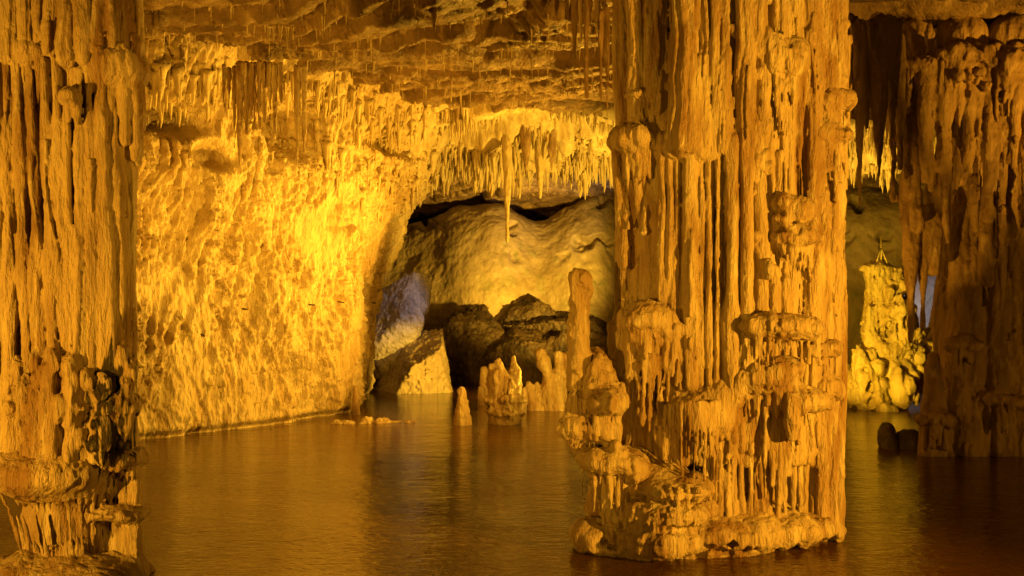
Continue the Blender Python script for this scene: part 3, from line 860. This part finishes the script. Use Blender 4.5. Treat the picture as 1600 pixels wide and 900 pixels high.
for (x, y, Y, a, d, c) in ((50, 905, 10.9, 55, .5, 45), (110, 890, 10.95, 60, .5, 34), (170, 902, 11.0, 52, .5, 38), (0, 910, 11.2, 45, .6, 40), (120, 930, 10.6, 90, .45, 50), (85, 905, 11.8, 130, .8, 40), (205, 905, 11.3, 30, .4, 30)):
    R.ell(P(x, y, Y), (S(a, Y), d, S(c, Y)), k=.12)
R.clip = (-.3, 3)
R.build('foot', M_LEFT, lc)
print('LEFT', round(time.time() - T0, 1))

# ---------------------------------------------------------------- right column
br = np.array([P(1545, 490, 21.8)[0], 21.8, 0.0])
rc = thing('cave_column', br, 'dark rust coloured column hung with broken draperies under the roof', 'rock column')
HR = .028
R = Rock(h=HR, k=.05, flute=.04, lump=.05, fine=.02, fl_s=4.5, fl_z=.3, lump_s=2.2, seed=60)
for px, yt, yb, ra, rb, Y in ((1500, 60, 720, .34, .55, 21.6), (1560, 60, 730, .55, .62, 21.9), (1625, 60, 730, .7, .8, 22.0), (1690, 60, 730, .5, .7, 22.2), (1505, 430, 720, .22, .5, 21.3)):
    R.cap(P(px, -10, Y), P(px, yb, Y), ra, rb, k=.2)
for i in range(26):
    x = 1482 + i * 8.4 + rr(-3, 3)
    yt = rr(330, 420); Y = 21.35 - .35 * math.sin(min(1, (x - 1455) / 250) * math.pi) + rr(-.1, .1)
    R.chain([P(x + rr(-4, 4), 60, Y), P(x + rr(-3, 3), 330, Y), P(x + rr(-3, 3), 520, Y - .08), P(x + rr(-3, 3), 712, Y - .15)], [S(rr(7, 10), 21), S(rr(7, 10), 21), S(rr(8, 12), 21), S(rr(9, 14), 21)], k=.03)
# low bosses fused to the trunk
for (x, y0, y1, r) in ((1457, 560, 705, 15), (1470, 600, 710, 16), (1505, 452, 560, 9), (1503, 500, 640, 17), (1510, 560, 700, 20), (1558, 470, 560, 8), (1560, 540, 640, 20), (1562, 600, 700, 26), (1450, 640, 706, 14), (1535, 640, 705, 18), (1600, 600, 700, 24)):
    R.chain([P(x, y0, 20.95), P(x + rr(-2, 2), (y0 + y1) / 2, 20.9), P(x, y1, 20.85)], [S(r * .45, 21), S(r * .85, 21), S(r, 21)], k=.06)
tier(R, 1488, 1525, 520, 540, 560, 600, 20.9, .4, 9, 4, 2)
tier(R, 1540, 1590, 600, 625, 640, 690, 20.9, .5, 11, 4, 2)
tier(R, 1445, 1480, 640, 655, 670, 700, 20.8, .4, 8, 4, 2)
R.clip = (-.3, 9.7)
R.build('trunk', M_RIGHT, rc)
# hanging draperies
R = Rock(h=HR, k=.04, flute=.03, lump=.04, fine=.02, fl_s=5, fl_z=.35, lump_s=2.5, seed=63)
for (x, yt, yb, r0, r1, Y) in ((1408, 110, 300, 9, 5, 20.4), (1418, 100, 300, 11, 9, 20.3), (1412, 280, 400, 9, 9, 20.5), (1422, 290, 532, 12, 4, 20.5), (1404, 60, 250, 12, 3, 19.6), (1396, 50, 300, 11, 3, 19.8), (1385, 40, 235, 13, 3, 20.2), (1368, 30, 190, 12, 3, 20.4), (1430, 120, 330, 11, 8, 20.2), (1434, 300, 355, 7, 8, 20.2),
                              (1445, 110, 280, 12, 4, 20.0), (1455, 100, 283, 11, 4, 20.0), (1443, 330, 498, 11, 7, 20.6), (1458, 300, 420, 12, 12, 20.6), (1470, 100, 260, 12, 10, 20.0), (1480, 240, 368, 9, 6, 19.95), (1484, 100, 300, 11, 8, 20.0),
                              (1494, 230, 292, 6, 6, 19.9), (1508, 240, 290, 8, 8, 19.9), (1500, 90, 250, 11, 8, 20.0), (1512, 90, 270, 9, 8, 20.0), (1530, 80, 300, 11, 9, 20.0), (1545, 90, 342, 10, 9, 19.95), (1556, 80, 344, 9, 8, 19.9),
                              (1570, 100, 300, 11, 7, 19.9), (1585, 80, 260, 10, 6, 19.8), (1600, 80, 340, 12, 8, 19.9), (1620, 80, 400, 14, 8, 20), (1645, 80, 350, 14, 8, 20), (1540, 300, 440, 12, 10, 20.5), (1565, 330, 470, 10, 9, 20.5), (1525, 280, 360, 9, 3, 20.1)):
    if random.random() < .55: r1 = 2.0; yb += 12
    R.chain([P(x + rr(-2, 2), yt, Y + .1), P(x + rr(-2, 2), (yt + yb) / 2, Y), P(x, yb, Y + .02)], [S(r0, 20), S((r0 + r1) / 2 * 1.15, 20), S(r1, 20)], k=.02)
R.cap(P(1430, 60, 20.9), P(1430, 180, 20.9), .35, .2, k=.1)
R.cap(P(1500, 60, 20.9), P(1500, 240, 20.9), .5, .3, k=.1)
R.cap(P(1580, 60, 20.9), P(1580, 240, 20.9), .5, .3, k=.1)
R.build('drapery', M_RIGHT, rc)
R = Rock(h=HR, k=.04, flute=.02, lump=.07, fine=.03, fl_s=5, fl_z=.8, lump_s=3.0, seed=66)
tier(R, 1462, 1545, 66, 92, 110, 190, 20.3, .5, 14, 6, 4)
tier(R, 1535, 1620, 75, 100, 120, 230, 20.2, .5, 14, 6, 4)
tier(R, 1395, 1470, 84, 104, 120, 190, 20.6, .5, 12, 6, 3)
for i in range(30):
    R.ell(P(rr(1465, 1600), rr(75, 140), 19.85 + rr(-.1, .2)), [S(rr(5, 11), 20)] * 3, k=.05)
R.chain([P(1452, 40, 20.3), P(1453, 70, 20.3), P(1457, 90, 20.3)], [S(3, 20), S(5, 20), S(10, 20)])
R.build('canopy', M_RIGHT, rc)
print('RIGHT', round(time.time() - T0, 1))

# ---------------------------------------------------------------- lit tower and its island
bt = np.array([P(1390, 490, 31.6)[0], 31.6, 0.0])
tw = thing('stalagmite_tower', bt, 'bright yellow fluted stalagmite tower on a rocky islet at the back right', 'stalagmite')
HT = .035
R = Rock(h=HT, k=.05, flute=.035, lump=.09, fine=.05, fl_s=4, fl_z=.4, lump_s=2.8, seed=70, big=.08)
for i in range(9):
    x = 1358 + i * 6
    R.chain([P(x, 418 + rr(0, 6), 31.3), P(x + rr(-1, 1), 480, 31.25), P(x + rr(-1, 1), 562, 31.2)], [S(rr(3, 4.5), 31), S(rr(3.5, 5), 31), S(rr(4, 6), 31)], k=.03)
R.cap(P(1372, 425, 31.8), P(1376, 600, 31.8), .42, .6, k=.1)
R.cap(P(1398, 450, 31.9), P(1403, 600, 31.8), .26, .5, k=.1)
tier(R, 1354, 1386, 411, 418, 425, 440, 31.6, .45, 8, 2.5, 2)
for i in range(16):
    R.ell(P(rr(1386, 1418), rr(440, 545), 31.2 + rr(-.1, .2)), [S(rr(4, 8), 31), .2, S(rr(5, 14), 31)], k=.08)
tier(R, 1385, 1424, 470, 484, 490, 530, 31.5, .6, 10, 3, 3)
tier(R, 1400, 1434, 510, 522, 530, 556, 31.5, .6, 10, 3, 3)
R.chain([P(1415, 425, 31.6), P(1425, 500, 31.6), P(1428, 560, 31.6)], [S(4, 31), S(7, 31), S(10, 31)])
for i in range(22):
    R.ell(P(rr(1350, 1440), rr(535, 570), 31.1 + rr(-.2, .3)), [S(rr(5, 11), 31)] * 3, k=.08)
R.build('shaft', M_TOWER, tw)
R = Rock(h=HT, k=.08, flute=.05, lump=.10, fine=.04, fl_s=3, fl_z=.8, lump_s=1.8, seed=73)
for (x, y, a, c, Y) in ((1390, 592, 50, 34, 31.6), (1350, 598, 22, 36, 30.9), (1360, 620, 28, 24, 30.7), (1343, 570, 8, 22, 30.8), (1405, 612, 22, 30, 30.8), (1385, 575, 45, 20, 31.3), (1425, 585, 20, 30, 31.6), (1330, 605, 16, 26, 31.3), (1450, 560, 16, 46, 32.4), (1461, 520, 9, 50, 32.6), (1440, 570, 20, 36, 32.0), (1402, 590, 9, 20, 30.6), (1414, 598, 8, 18, 30.6)):
    R.ell(P(x, y, Y), (S(a, Y), .6 * min(1, a / 20), S(c, Y)), k=.12)
for i in range(26):
    R.ell(P(rr(1328, 1440), rr(570, 625), 30.7 + rr(-.2, .5)), [S(rr(5, 13), 31), .25, S(rr(6, 16), 31)], k=.06)
for i in range(9):
    R.ell(P(rr(1328, 1440), rr(560, 635), 30.2 + rr(-.2, .4)), [S(rr(4, 9), 31), .3, S(rr(6, 14), 31)], k=.06, neg=True)
R.clip = (-.3, 6)
R.build('islet', M_TOWER, tw)
# twig tripod on the tower
M_WIRE = bpy.data.materials.new('pale_metal'); M_WIRE.use_nodes = True
_b = M_WIRE.node_tree.nodes['Principled BSDF']; _b.inputs['Base Color'].default_value = (.75, .68, .5, 1); _b.inputs['Roughness'].default_value = .35


def tube_verts(a, b, ra, rb, n=8):
    a = np.array(a, float); b = np.array(b, float); d = (b - a) / np.linalg.norm(b - a)
    e = np.cross(d, [0, 1, 0.2]); e /= np.linalg.norm(e); f = np.cross(d, e)
    an = np.arange(n) / n * 2 * math.pi
    ring = lambda c, r: c + r * (np.cos(an)[:, None] * e + np.sin(an)[:, None] * f)
    V = np.vstack([ring(a, ra), ring(b, rb), a[None], b[None]])
    Fc = []
    for i in range(n):
        j = (i + 1) % n
        Fc += [(i, j, n + j), (i, n + j, n + i), (2 * n, j, i), (2 * n + 1, n + i, n + j)]
    return V, np.array(Fc)


top = P(1377, 388, 31.4)
fr_ = thing('wire_tripod', P(1377, 412, 31.4), 'thin pale tripod with an upright spike standing on top of the yellow tower', 'ornament')
for q in ((1377, 371), (1378, 410)):
    pass
V, Fc = tube_verts(P(1377, 411, 31.4), P(1376.6, 370, 31.4), .022, .012); link_mesh('spike', V, Fc, M_WIRE, fr_)
for q, dy in ((1369, -.1), (1386, -.1), (1379, .25)):
    V, Fc = tube_verts(P(q, 411, 31.4 + dy), top, .02, .02); link_mesh('leg', V, Fc, M_WIRE, fr_)

# ---------------------------------------------------------------- stalagmites and rocks in the lake


def rock_thing(name, prims, mat, base, label, cat, group=None, **kw):
    R = Rock(**kw)
    for p in prims:
        if p[0] == 'c': R.chain([P(*q[:3]) for q in p[1]], [S(q[3], q[2]) for q in p[1]], k=kw.get('k', .04))
        else:
            x, y, Y, a, d, c = p[1]; R.ell(P(x, y, Y), (S(a, Y), d, S(c, Y)), k=.1)
    R.clip = (-.3, 9)
    o = R.build(name, mat, None, (base[0], base[1], 0))
    return tag(o, label, cat, group, 'thing')


G_LAKE = 'stalagmites standing in the lake'
rock_thing('stalagmite', [('c', [(722, 610, 26.6, 4), (723, 628, 26.6, 7), (722, 650, 26.6, 12), (722, 672, 26.6, 17)])], M_COL, P(722, 490, 26.6), 'small pointed orange stalagmite standing alone in open water', 'stalagmite', G_LAKE, h=.02, k=.05, flute=.015, lump=.07, fine=.03, seed=80, big=.0)
R = Rock(h=.022, k=.05, flute=.018, lump=.07, fine=.03, fl_s=5, fl_z=.9, lump_s=3.5, seed=82, big=.0)
Yc = 26.9
R.chain([P(779, 566, Yc), P(779, 590, Yc), P(786, 668, Yc)], [S(7, Yc), S(17, Yc), S(23, Yc)])
R.chain([P(790, 600, Yc + .05), P(789, 668, Yc + .05)], [S(19, Yc), S(24, Yc)])
R.chain([P(802, 558, Yc), P(804, 585, Yc), P(799, 660, Yc)], [S(4, Yc), S(8, Yc), S(15, Yc)])
R.chain([P(769, 572, Yc), P(768, 600, Yc)], [S(4, Yc), S(8, Yc)])
tier(R, 763, 814, 615, 625, 630, 645, Yc + .1, .42, 14, 3, 3)
tier(R, 765, 812, 635, 642, 648, 665, Yc + .05, .45, 16, 3, 3)
R.clip = (-.3, 5)
tag(R.build('stalagmite', M_COL, None, (P(788, 490, Yc)[0], Yc, 0)), 'stubby two peaked orange stalagmite with drip skirts standing in the lake', 'stalagmite', G_LAKE, 'thing')
rock_thing('stalagmite', [('c', [(757, 578, 32.5, 6), (757, 600, 32.5, 6), (757, 632, 32.5, 7)]), ('c', [(752, 608, 32.3, 5), (752, 634, 32.3, 6)])], M_COL, P(756, 490, 32.5), 'low flat topped stump just left behind the two peaked stalagmite', 'stalagmite', G_LAKE, h=.025, k=.04, flute=.01, lump=.04, fine=.015, seed=84, big=.0)
R = Rock(h=.026, k=.05, flute=.018, lump=.09, fine=.03, fl_s=4, fl_z=.9, lump_s=2.8, seed=86, big=.0)
Yd = 30.6
for ch in ([(846, 554, 10), (849, 566, 12), (856, 585, 9), (860, 600, 12)], [(872, 556, 7), (871, 575, 6), (866, 590, 9)], [(884, 555, 6), (884, 575, 5), (878, 590, 9)], [(862, 596, 15), (866, 612, 20), (870, 646, 20)], [(882, 592, 8), (876, 615, 12)], [(850, 612, 8), (858, 640, 9)], [(828, 602, 7), (830, 642, 8)], [(838, 600, 6), (842, 642, 9)], [(818, 608, 4), (820, 642, 6)]):
    R.chain([P(a, b, Yd) for a, b, c in ch], [S(c, Yd) for a, b, c in ch], k=.06)
R.clip = (-.3, 5)
tag(R.build('stalagmite', M_COL, None, (P(865, 490, Yd)[0], Yd, 0)), 'knobbly forked pale stalagmite with a lumpy foot beside the tall post', 'stalagmite', G_LAKE, 'thing')
rock_thing('stalagmite', [('c', [(555, 606, 29.2, 2.5), (556, 625, 29.2, 5), (556, 650, 29.2, 7)])], M_RIGHT, P(556, 490, 29.2), 'narrow dark pointed stalagmite at the foot of the bright wall', 'stalagmite', G_LAKE, h=.022, k=.04, flute=.01, lump=.02, fine=.01, seed=88, big=.0)
G_LOW = 'low rocks breaking the surface by the left wall'
for i, (x, w, hh, lab) in enumerate(((540, 26, 5, 'flat dark rock barely above the water at the left end of the row'), (576, 11, 13, 'rounded orange rock, tallest of the low row in the water'), (600, 14, 9, 'lumpy brown rock beside the tallest of the low row'), (640, 10, 8, 'small peaked rock at the right end of the low row'), (622, 9, 5, 'tiny flat rock next to the peaked one in the low row'))):
    Yq = 26.9 + i * .12
    rock_thing('rock', [('e', (x, 664, Yq, w * 1.15, .3, hh * .6)), ('e', (x - w * .4, 662, Yq, w * .45, .2, hh * .75)), ('e', (x + w * .3, 662, Yq + .1, w * .35, .2, hh * .95))], M_COL, P(x, 490, Yq), lab, 'rock', G_LOW, h=.02, k=.04, flute=0, lump=.09, fine=.035, lump_s=3.5, seed=90 + i, big=.0)
G_DARK = 'dark rocks off the foot of the right column'
for i, (x, y, a, c, lab) in enumerate(((1385, 682, 15, 27, 'taller dark rock standing off the foot of the rust column'), (1419, 688, 21, 24, 'broad low dark rock touching the foot of the rust column'))):
    rock_thing('rock', [('e', (x, y + 6, 22.0, a, .3, c)), ('e', (x + 5, y + 14, 22.0, a * .8, .3, c * .7))], M_BOULDER, P(x, 490, 22), lab, 'rock', G_DARK, h=.022, k=.05, flute=0, lump=.09, fine=.02, lump_s=2.5, seed=100 + i, big=.0)
rock_thing('rock', [('e', (1390, 642, 30.2, 14, .3, 9)), ('e', (1380, 640, 30.2, 7, .3, 11))], M_TOWER, P(1388, 490, 30.2), 'small split rock in the water before the yellow islet', 'rock', None, h=.025, k=.05, flute=0, lump=.06, fine=.02, seed=104, big=.0)
rock_thing('rock', [('e', (1318, 600, 34, 14, .6, 32)), ('e', (1316, 575, 34, 6, .3, 14))], M_TOWER, P(1318, 490, 34), 'yellow rock half hidden behind the right edge of the great column', 'rock', None, h=.035, k=.05, flute=0, lump=.08, fine=.02, seed=106, big=.0)

# ---------------------------------------------------------------- boulders at the far end
G_B = 'boulders heaped under the far dome'
BL = [([(578, 612), (586, 574), (640, 558), (668, 512), (688, 540), (702, 612)], 37.9, 2.4, M_FAR, 'yellow footed boulder leaning on the end of the bright wall'),
      ([(570, 600), (584, 490), (612, 448), (644, 434), (660, 480), (652, 525), (636, 560)], 39.2, 1.8, M_GREY, 'violet grey slab of rock above the yellow footed boulder'),
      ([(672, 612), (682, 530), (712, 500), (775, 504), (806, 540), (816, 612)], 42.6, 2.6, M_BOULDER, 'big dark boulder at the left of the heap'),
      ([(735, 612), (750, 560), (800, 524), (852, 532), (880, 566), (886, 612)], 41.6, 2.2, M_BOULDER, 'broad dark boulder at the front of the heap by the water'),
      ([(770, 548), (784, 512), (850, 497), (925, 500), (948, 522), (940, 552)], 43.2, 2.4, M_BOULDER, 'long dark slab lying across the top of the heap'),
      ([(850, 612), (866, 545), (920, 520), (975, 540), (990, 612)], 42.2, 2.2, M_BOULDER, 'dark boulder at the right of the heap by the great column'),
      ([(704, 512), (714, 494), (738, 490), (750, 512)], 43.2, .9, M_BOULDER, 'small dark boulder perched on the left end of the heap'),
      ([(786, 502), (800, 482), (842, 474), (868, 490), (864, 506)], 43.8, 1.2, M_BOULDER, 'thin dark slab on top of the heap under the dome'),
      ([(858, 545), (862, 526), (880, 520), (892, 532), (890, 548)], 41.2, .7, M_BOULDER, 'small darkened boulder resting above the forked stalagmite')]  # dark rock colour stands in for shade, against the nearby lamp
for i, (ol, Y, dep, m, lab) in enumerate(BL):
    R = Rock(h=.045, k=.1, flute=0, lump=.17, fine=.07, lump_s=1.5, seed=110 + i * 7, band=.4, big=0)
    q = np.array(ol, float); c = q.mean(0); ext = np.abs(q - c).max(0)
    R.ell(P(c[0], c[1], Y), (S(ext[0] * 2.1, Y), dep * .8, S(ext[1] * 2.1, Y)))
    for a, b in zip(ol, ol[1:] + ol[:1]):
        A = P(a[0], a[1], Y); B2 = P(b[0], b[1], Y)
        e = B2 - A
        if abs(e[2]) < .02 and A[2] < 0: continue
        n = np.array([e[2], 0, -e[0]]); M = (A + B2) / 2; C_ = P(c[0], c[1], Y)
        if n @ (M - C_) < 0: n = -n
        n = n / np.linalg.norm(n)
        R.cut(M + n * rr(.0, .12), n + np.array([0, rr(-.45, .1), 0]), .04)
    for t in range(5):
        n = np.array([rr(-.7, .7), -1, rr(-.3, .8)]); n /= np.linalg.norm(n)
        R.cut(P(c[0], c[1], Y) + n * dep * rr(.34, .52), n, .03)
    R.clip = (-.4, 8)
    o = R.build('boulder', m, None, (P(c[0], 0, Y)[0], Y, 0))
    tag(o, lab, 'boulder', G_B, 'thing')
print('ROCKS', round(time.time() - T0, 1))

# ---------------------------------------------------------------- stalactites


def drip_mesh(a, b, r0, rng, segs=9, n=9, flare=1.6):
    """one stalactite as a ringed tapering surface from a (top) to b (tip)"""
    a = np.array(a, float); b = np.array(b, float)
    V = []; Fc = []
    an = np.arange(n) / n * 2 * math.pi
    lob = 1 + .18 * np.sin(an * 3 + rng.rand() * 6) + .10 * np.sin(an * 5 + rng.rand() * 6)
    ph = rng.rand(4) * 6
    for j in range(segs):
        t = j / (segs - 1)
        c = a + (b - a) * t + np.array([math.sin(t * 5 + ph[0]), math.cos(t * 4 + ph[1]), 0]) * r0 * .25 * (1 - t) * t * 4 * .5
        r = r0 * ((1 - t) ** .75 * .92 + .08) * (1 + (flare - 1) * max(0, 1 - t * 6)) * (1 + .13 * math.sin(t * 17 + ph[2]) + .08 * math.sin(t * 31 + ph[3]))
        V.append(np.stack([c[0] + np.cos(an) * r * lob, c[1] + np.sin(an) * r * lob, np.full(n, c[2])], -1))
    V = np.vstack(V + [np.array([[b[0], b[1], b[2] - r0 * .15]]), a[None]])
    tip = segs * n; tp = tip + 1
    for j in range(segs - 1):
        for i in range(n):
            k = (i + 1) % n
            A, B_, C_, D_ = j * n + i, j * n + k, (j + 1) * n + k, (j + 1) * n + i
            Fc += [(A, D_, C_), (A, C_, B_)]
    for i in range(n):
        k = (i + 1) % n
        Fc += [((segs - 1) * n + i, tip, (segs - 1) * n + k), (i, k, tp)]
    return V, np.array(Fc)


rng = np.random.RandomState(5)


def stal(px, pt, pb, r, Y, mat, label=None, group=None, segs=12, n=12, flare=1.5):
    a = P(px, pt, Y); b = P(px + rr(-.06, .06) * (pb - pt) * .2, pb, Y)
    V, Fc = drip_mesh(a, b, S(r, Y), rng, segs, n, flare)
    o = link_mesh('stalactite', V, Fc, mat, None, a)
    return tag(o, label, 'stalactite', group, 'thing')


def big_stal(px, pt, pb, r, Y, mat, label, group, side=5, h=.022):
    """a long fluted stalactite made of fused drips"""
    R = Rock(h=h, k=.03, flute=.02, lump=.03, fine=.012, fl_s=8, fl_z=.4, seed=px * .37, big=.0)
    R.chain([P(px, pt, Y), P(px, pt + (pb - pt) * .5, Y), P(px + rr(-1, 1), pb, Y)], [S(r, Y), S(r * .7, Y), S(1.6, Y)])
    for i in range(side):
        x = px + rr(-1, 1) * r; q = pt + (pb - pt) * rr(.35, .75)
        R.chain([P(x, pt, Y + rr(-.1, .1)), P((x + px) / 2, q, Y + rr(-.05, .02))], [S(r * .5, Y), S(r * .18, Y)])
    o = R.build('stalactite', mat, None, P(px, pt, Y))
    return tag(o, label, 'stalactite', group, 'thing')


G1 = 'long stalactites hanging from the lip before the far chamber'
big_stal(793, 175, 376, 10, 34.5, M_FRINGE, 'longest bright yellow stalactite, hanging low in front of the tan dome', G1, 6, .03)
big_stal(844, 180, 308, 12, 34.8, M_FRINGE, 'second longest bright stalactite, right of the longest one', G1, 6, .03)
big_stal(822, 185, 272, 10, 34.2, M_RIGHT, 'duller brown stalactite between the two longest bright ones', G1, 4, .03)
big_stal(862, 190, 268, 8, 34.4, M_RIGHT, 'dull blunt stalactite just right of the second longest bright one', G1, 4, .03)
big_stal(880, 185, 250, 7, 35.2, M_FRINGE, 'medium bright stalactite nearest the dull blunt one', G1, 3, .03)
G2 = 'dark stalactites between the great column and the rust column'
big_stal(1343, 40, 322, 11, 18.2, M_RIGHT, 'long thin dark stalactite just right of the great column', G2, 4)
big_stal(1353, 60, 200, 7, 18.6, M_RIGHT, 'short dark stalactite between the long thin one and the broad one', G2, 3)
big_stal(1374, 40, 284, 17, 18.6, M_RIGHT, 'broad dark stalactite against the bright gap', G2, 9)
big_stal(1392, 40, 215, 14, 18.9, M_RIGHT, 'dark stalactite beside the hanging drapery of the rust column', G2, 6)
big_stal(1328, 30, 175, 9, 18.3, M_RIGHT, 'dark stalactite touching the edge of the great column near the roof', G2, 4)
G3 = 'stalactites at the top beside the great column'
for (x, a, b, r, Y, lab) in ((897, -60, 122, 7, 19.0, 'long straight brown stalactite left of the cluster beside the great column'), (934, -60, 46, 10, 18.4, 'thick blunt stalactite at the top edge in the cluster'), (917, -30, 150, 6, 19.4, 'long dark stalactite in the middle of the cluster'),
                             (939, 20, 158, 6, 19.8, 'dark rust stalactite under the thick blunt one'), (949, -20, 192, 6, 20.2, 'lowest reaching stalactite, touching the great column edge'), (908, -60, 66, 6, 18.8, 'short brown stalactite beside the long straight one'), (923, -60, 40, 7, 18.6, 'short stalactite between two longer ones at the top'), (886, -60, 30, 6, 18.9, 'leftmost short stalactite of the cluster')):
    big_stal(x, a, b, r, Y, M_COL if Y < 19 else M_RIGHT, lab, G3, 3)
G4 = 'curtain of stalactites before the hollow in the left wall'
for (x, a, b, r, lab) in ((374, 112, 258, 6, 'longest stalactite of the curtain, over the dark hollow'), (385, 112, 210, 4.5, None), (392, 112, 180, 4, None), (398, 112, 200, 4, None), (405, 110, 236, 5, 'second longest stalactite of the curtain'), (413, 110, 190, 4, None), (421, 112, 170, 4, None),
                          (430, 115, 216, 4, None), (439, 112, 160, 4, None), (464, 118, 262, 5, 'lone long stalactite right of the curtain'), (475, 118, 238, 5, 'stalactite next to the lone long one'), (366, 118, 232, 4, None), (358, 120, 170, 4, None), (350, 115, 160, 3.5, None)):
    big_stal(x, a - 12, b, r, 22.6, M_COL, lab or 'thin amber stalactite in the curtain before the hollow', G4, 2, .02)
G5 = 'short stalactites scattered under the ledged roof'
for (x, a, b, r, Y) in ((611, -10, 30, 5, 19.5), (679, 14, 50, 6, 20.5), (827, 22, 46, 2.5, 22), (857, 60, 95, 3, 24), (870, -5, 26, 5, 19.5), (325, 62, 88, 1.5, 21), (228, 72, 172, 2.2, 20), (230, 60, 110, 2, 20.5), (252, 105, 130, 1.6, 22), (523, 110, 152, 1.5, 24), (528, 72, 96, 1.8, 22), (449, 40, 78, 2.5, 20.6), (438, 38, 66, 3.5, 20.6), (428, 40, 64, 3, 20.5), (420, 40, 70, 3, 20.5), (457, 38, 58, 2, 20.6)):
    stal(x, a, b, r, Y, M_COL, 'short pale stalactite hanging under the ledged brown roof', G5)

G6 = 'fringe of stalactites along the lip of the roof'
G7 = 'fringe of stalactites in the bright gap beside the great column'
cand = []
for i in range(9000):
    Y = rr(32.0, 37.6); x = rr(-8.5, 6.0) if i % 9 else rr(11.5, 14.5)
    q = float(vn(np.array([x * 1.1]), np.array([Y * .9]), np.array([3.3]))[0])
    if q + rr(-.5, .5) < -.05: continue
    ln = (.12 + .75 * rr(0, 1) ** 2.2) * (.7 + .9 * max(0, q)) * (1.25 if Y > 35 else .8)
    cand.append((x, Y, ln, ln * rr(.07, .15) + .012))
for i in range(620):
    Y = rr(20, 32); x = rr(-.44, .12) * Y
    cand.append((x, Y, rr(.06, .34) * (1 if random.random() < .85 else 1.8), rr(.014, .034)))
cand = np.array(cand)
cz = ceil_z(cand[:, 0], cand[:, 1])
score = cand[:, 2] * cand[:, 3] / cand[:, 1] ** 2
# what the columns hide is left out
pxs = 800 + cand[:, 0] / cand[:, 1] * F
vis = ((pxs > 225) & (pxs < 958)) | ((pxs > 1315) & (pxs < 1400))
sel = np.nonzero(vis)[0]
sel = sel[np.argsort(-score[sel])]
NIND = 228
mass = []; off = 0
for rank, i in enumerate(sel):
    x, Y, L_, r = cand[i]
    a = (x, Y, cz[i] + .06); b = (x + rr(-.02, .02), Y, cz[i] - L_)
    near = Y < 32.1
    if rank < NIND:
        V, Fc = drip_mesh(a, b, r, rng, 9, 8)
        o = link_mesh('stalactite', V, Fc, M_CEIL if near else M_FRINGE, None, a)
        if near: tag(o, 'short pale stalactite hanging under the ledged brown roof', 'stalactite', G5, 'thing')
        elif x > 10: tag(o, 'bright yellow stalactite in the gap right of the great column', 'stalactite', G7, 'thing')
        else: tag(o, 'thin bright stalactite in the yellow fringe along the roof lip', 'stalactite', G6, 'thing')
    else:
        V, Fc = drip_mesh(a, b, r, rng, 6, 6)
        mass.append((V, Fc + off)); off += len(V)
dg = bpy.context.evaluated_depsgraph_get()
for i in range(1500):
    px = rr(215, 720); py = rr(95, 330)
    lim = 150 + 190 * max(0, (px - 330) / 350) + rr(-50, 60)
    if py > lim: continue
    d = Vector(P(px, py, 1.0) - np.array([0, 0, CZ])).normalized()
    hit, loc, nrm, _, ob, _ = SC.ray_cast(dg, Vector((0, 0, CZ)), d)
    if not hit or not ob.name.startswith('cave_wall'): continue
    L_ = rr(.08, .22) + .6 * rr(0, 1) ** 5
    q = np.array(loc) + np.array(nrm) * rr(.0, .05)
    V, Fc = drip_mesh(q + [0, 0, .08], q + [0, 0, -L_], L_ * rr(.09, .16) + .012, rng, 6, 6)
    mass.append((V, Fc + off)); off += len(V)
o = link_mesh('stalactites', np.vstack([m[0] for m in mass]), np.vstack([m[1] for m in mass]), M_FRINGE)
tag(o, 'countless small straw stalactites under the roof', 'stalactites', None, 'stuff')

# ---------------------------------------------------------------- iron pegs on the left wall
# (set after the wall: found by casting a ray from the eye)
dg = bpy.context.evaluated_depsgraph_get()
M_IRON = bpy.data.materials.new('dark_iron'); M_IRON.use_nodes = True
_b = M_IRON.node_tree.nodes['Principled BSDF']; _b.inputs['Base Color'].default_value = (.04, .025, .02, 1); _b.inputs['Roughness'].default_value = .6
for (x, y, w, lab) in ((380, 484, 8, 'dark iron peg in the bright wall, leftmost of the upper row'), (484, 477, 9, 'longest dark iron peg in the upper row on the wall'), (531, 471, 7, 'dark iron peg right of the longest one on the wall'), (583, 473, 6, 'dark iron peg near the far end of the bright wall'), (318, 526, 6, 'tilted dark iron peg alone below the row')):
    d = Vector(P(x, y, 1.0) - np.array([0, 0, CZ])).normalized()
    hit, loc, nrm, _, ob, _ = SC.ray_cast(dg, Vector((0, 0, CZ)), d)
    if hit:
        q = np.array(loc) + np.array(nrm) * .06
        hw = S(w, loc.y)
        V, Fc = tube_verts(q + [-hw, -.05, .02 if y < 500 else .12], q + [hw, -.05, 0], .03, .02)
        o = link_mesh('iron_peg', V, Fc, M_IRON, None, q)
        tag(o, lab, 'peg', 'iron pegs driven into the left wall', 'thing')
for o in SC.objects:
    if '_base' in o: del o['_base']
print('DONE', round(time.time() - T0, 1))
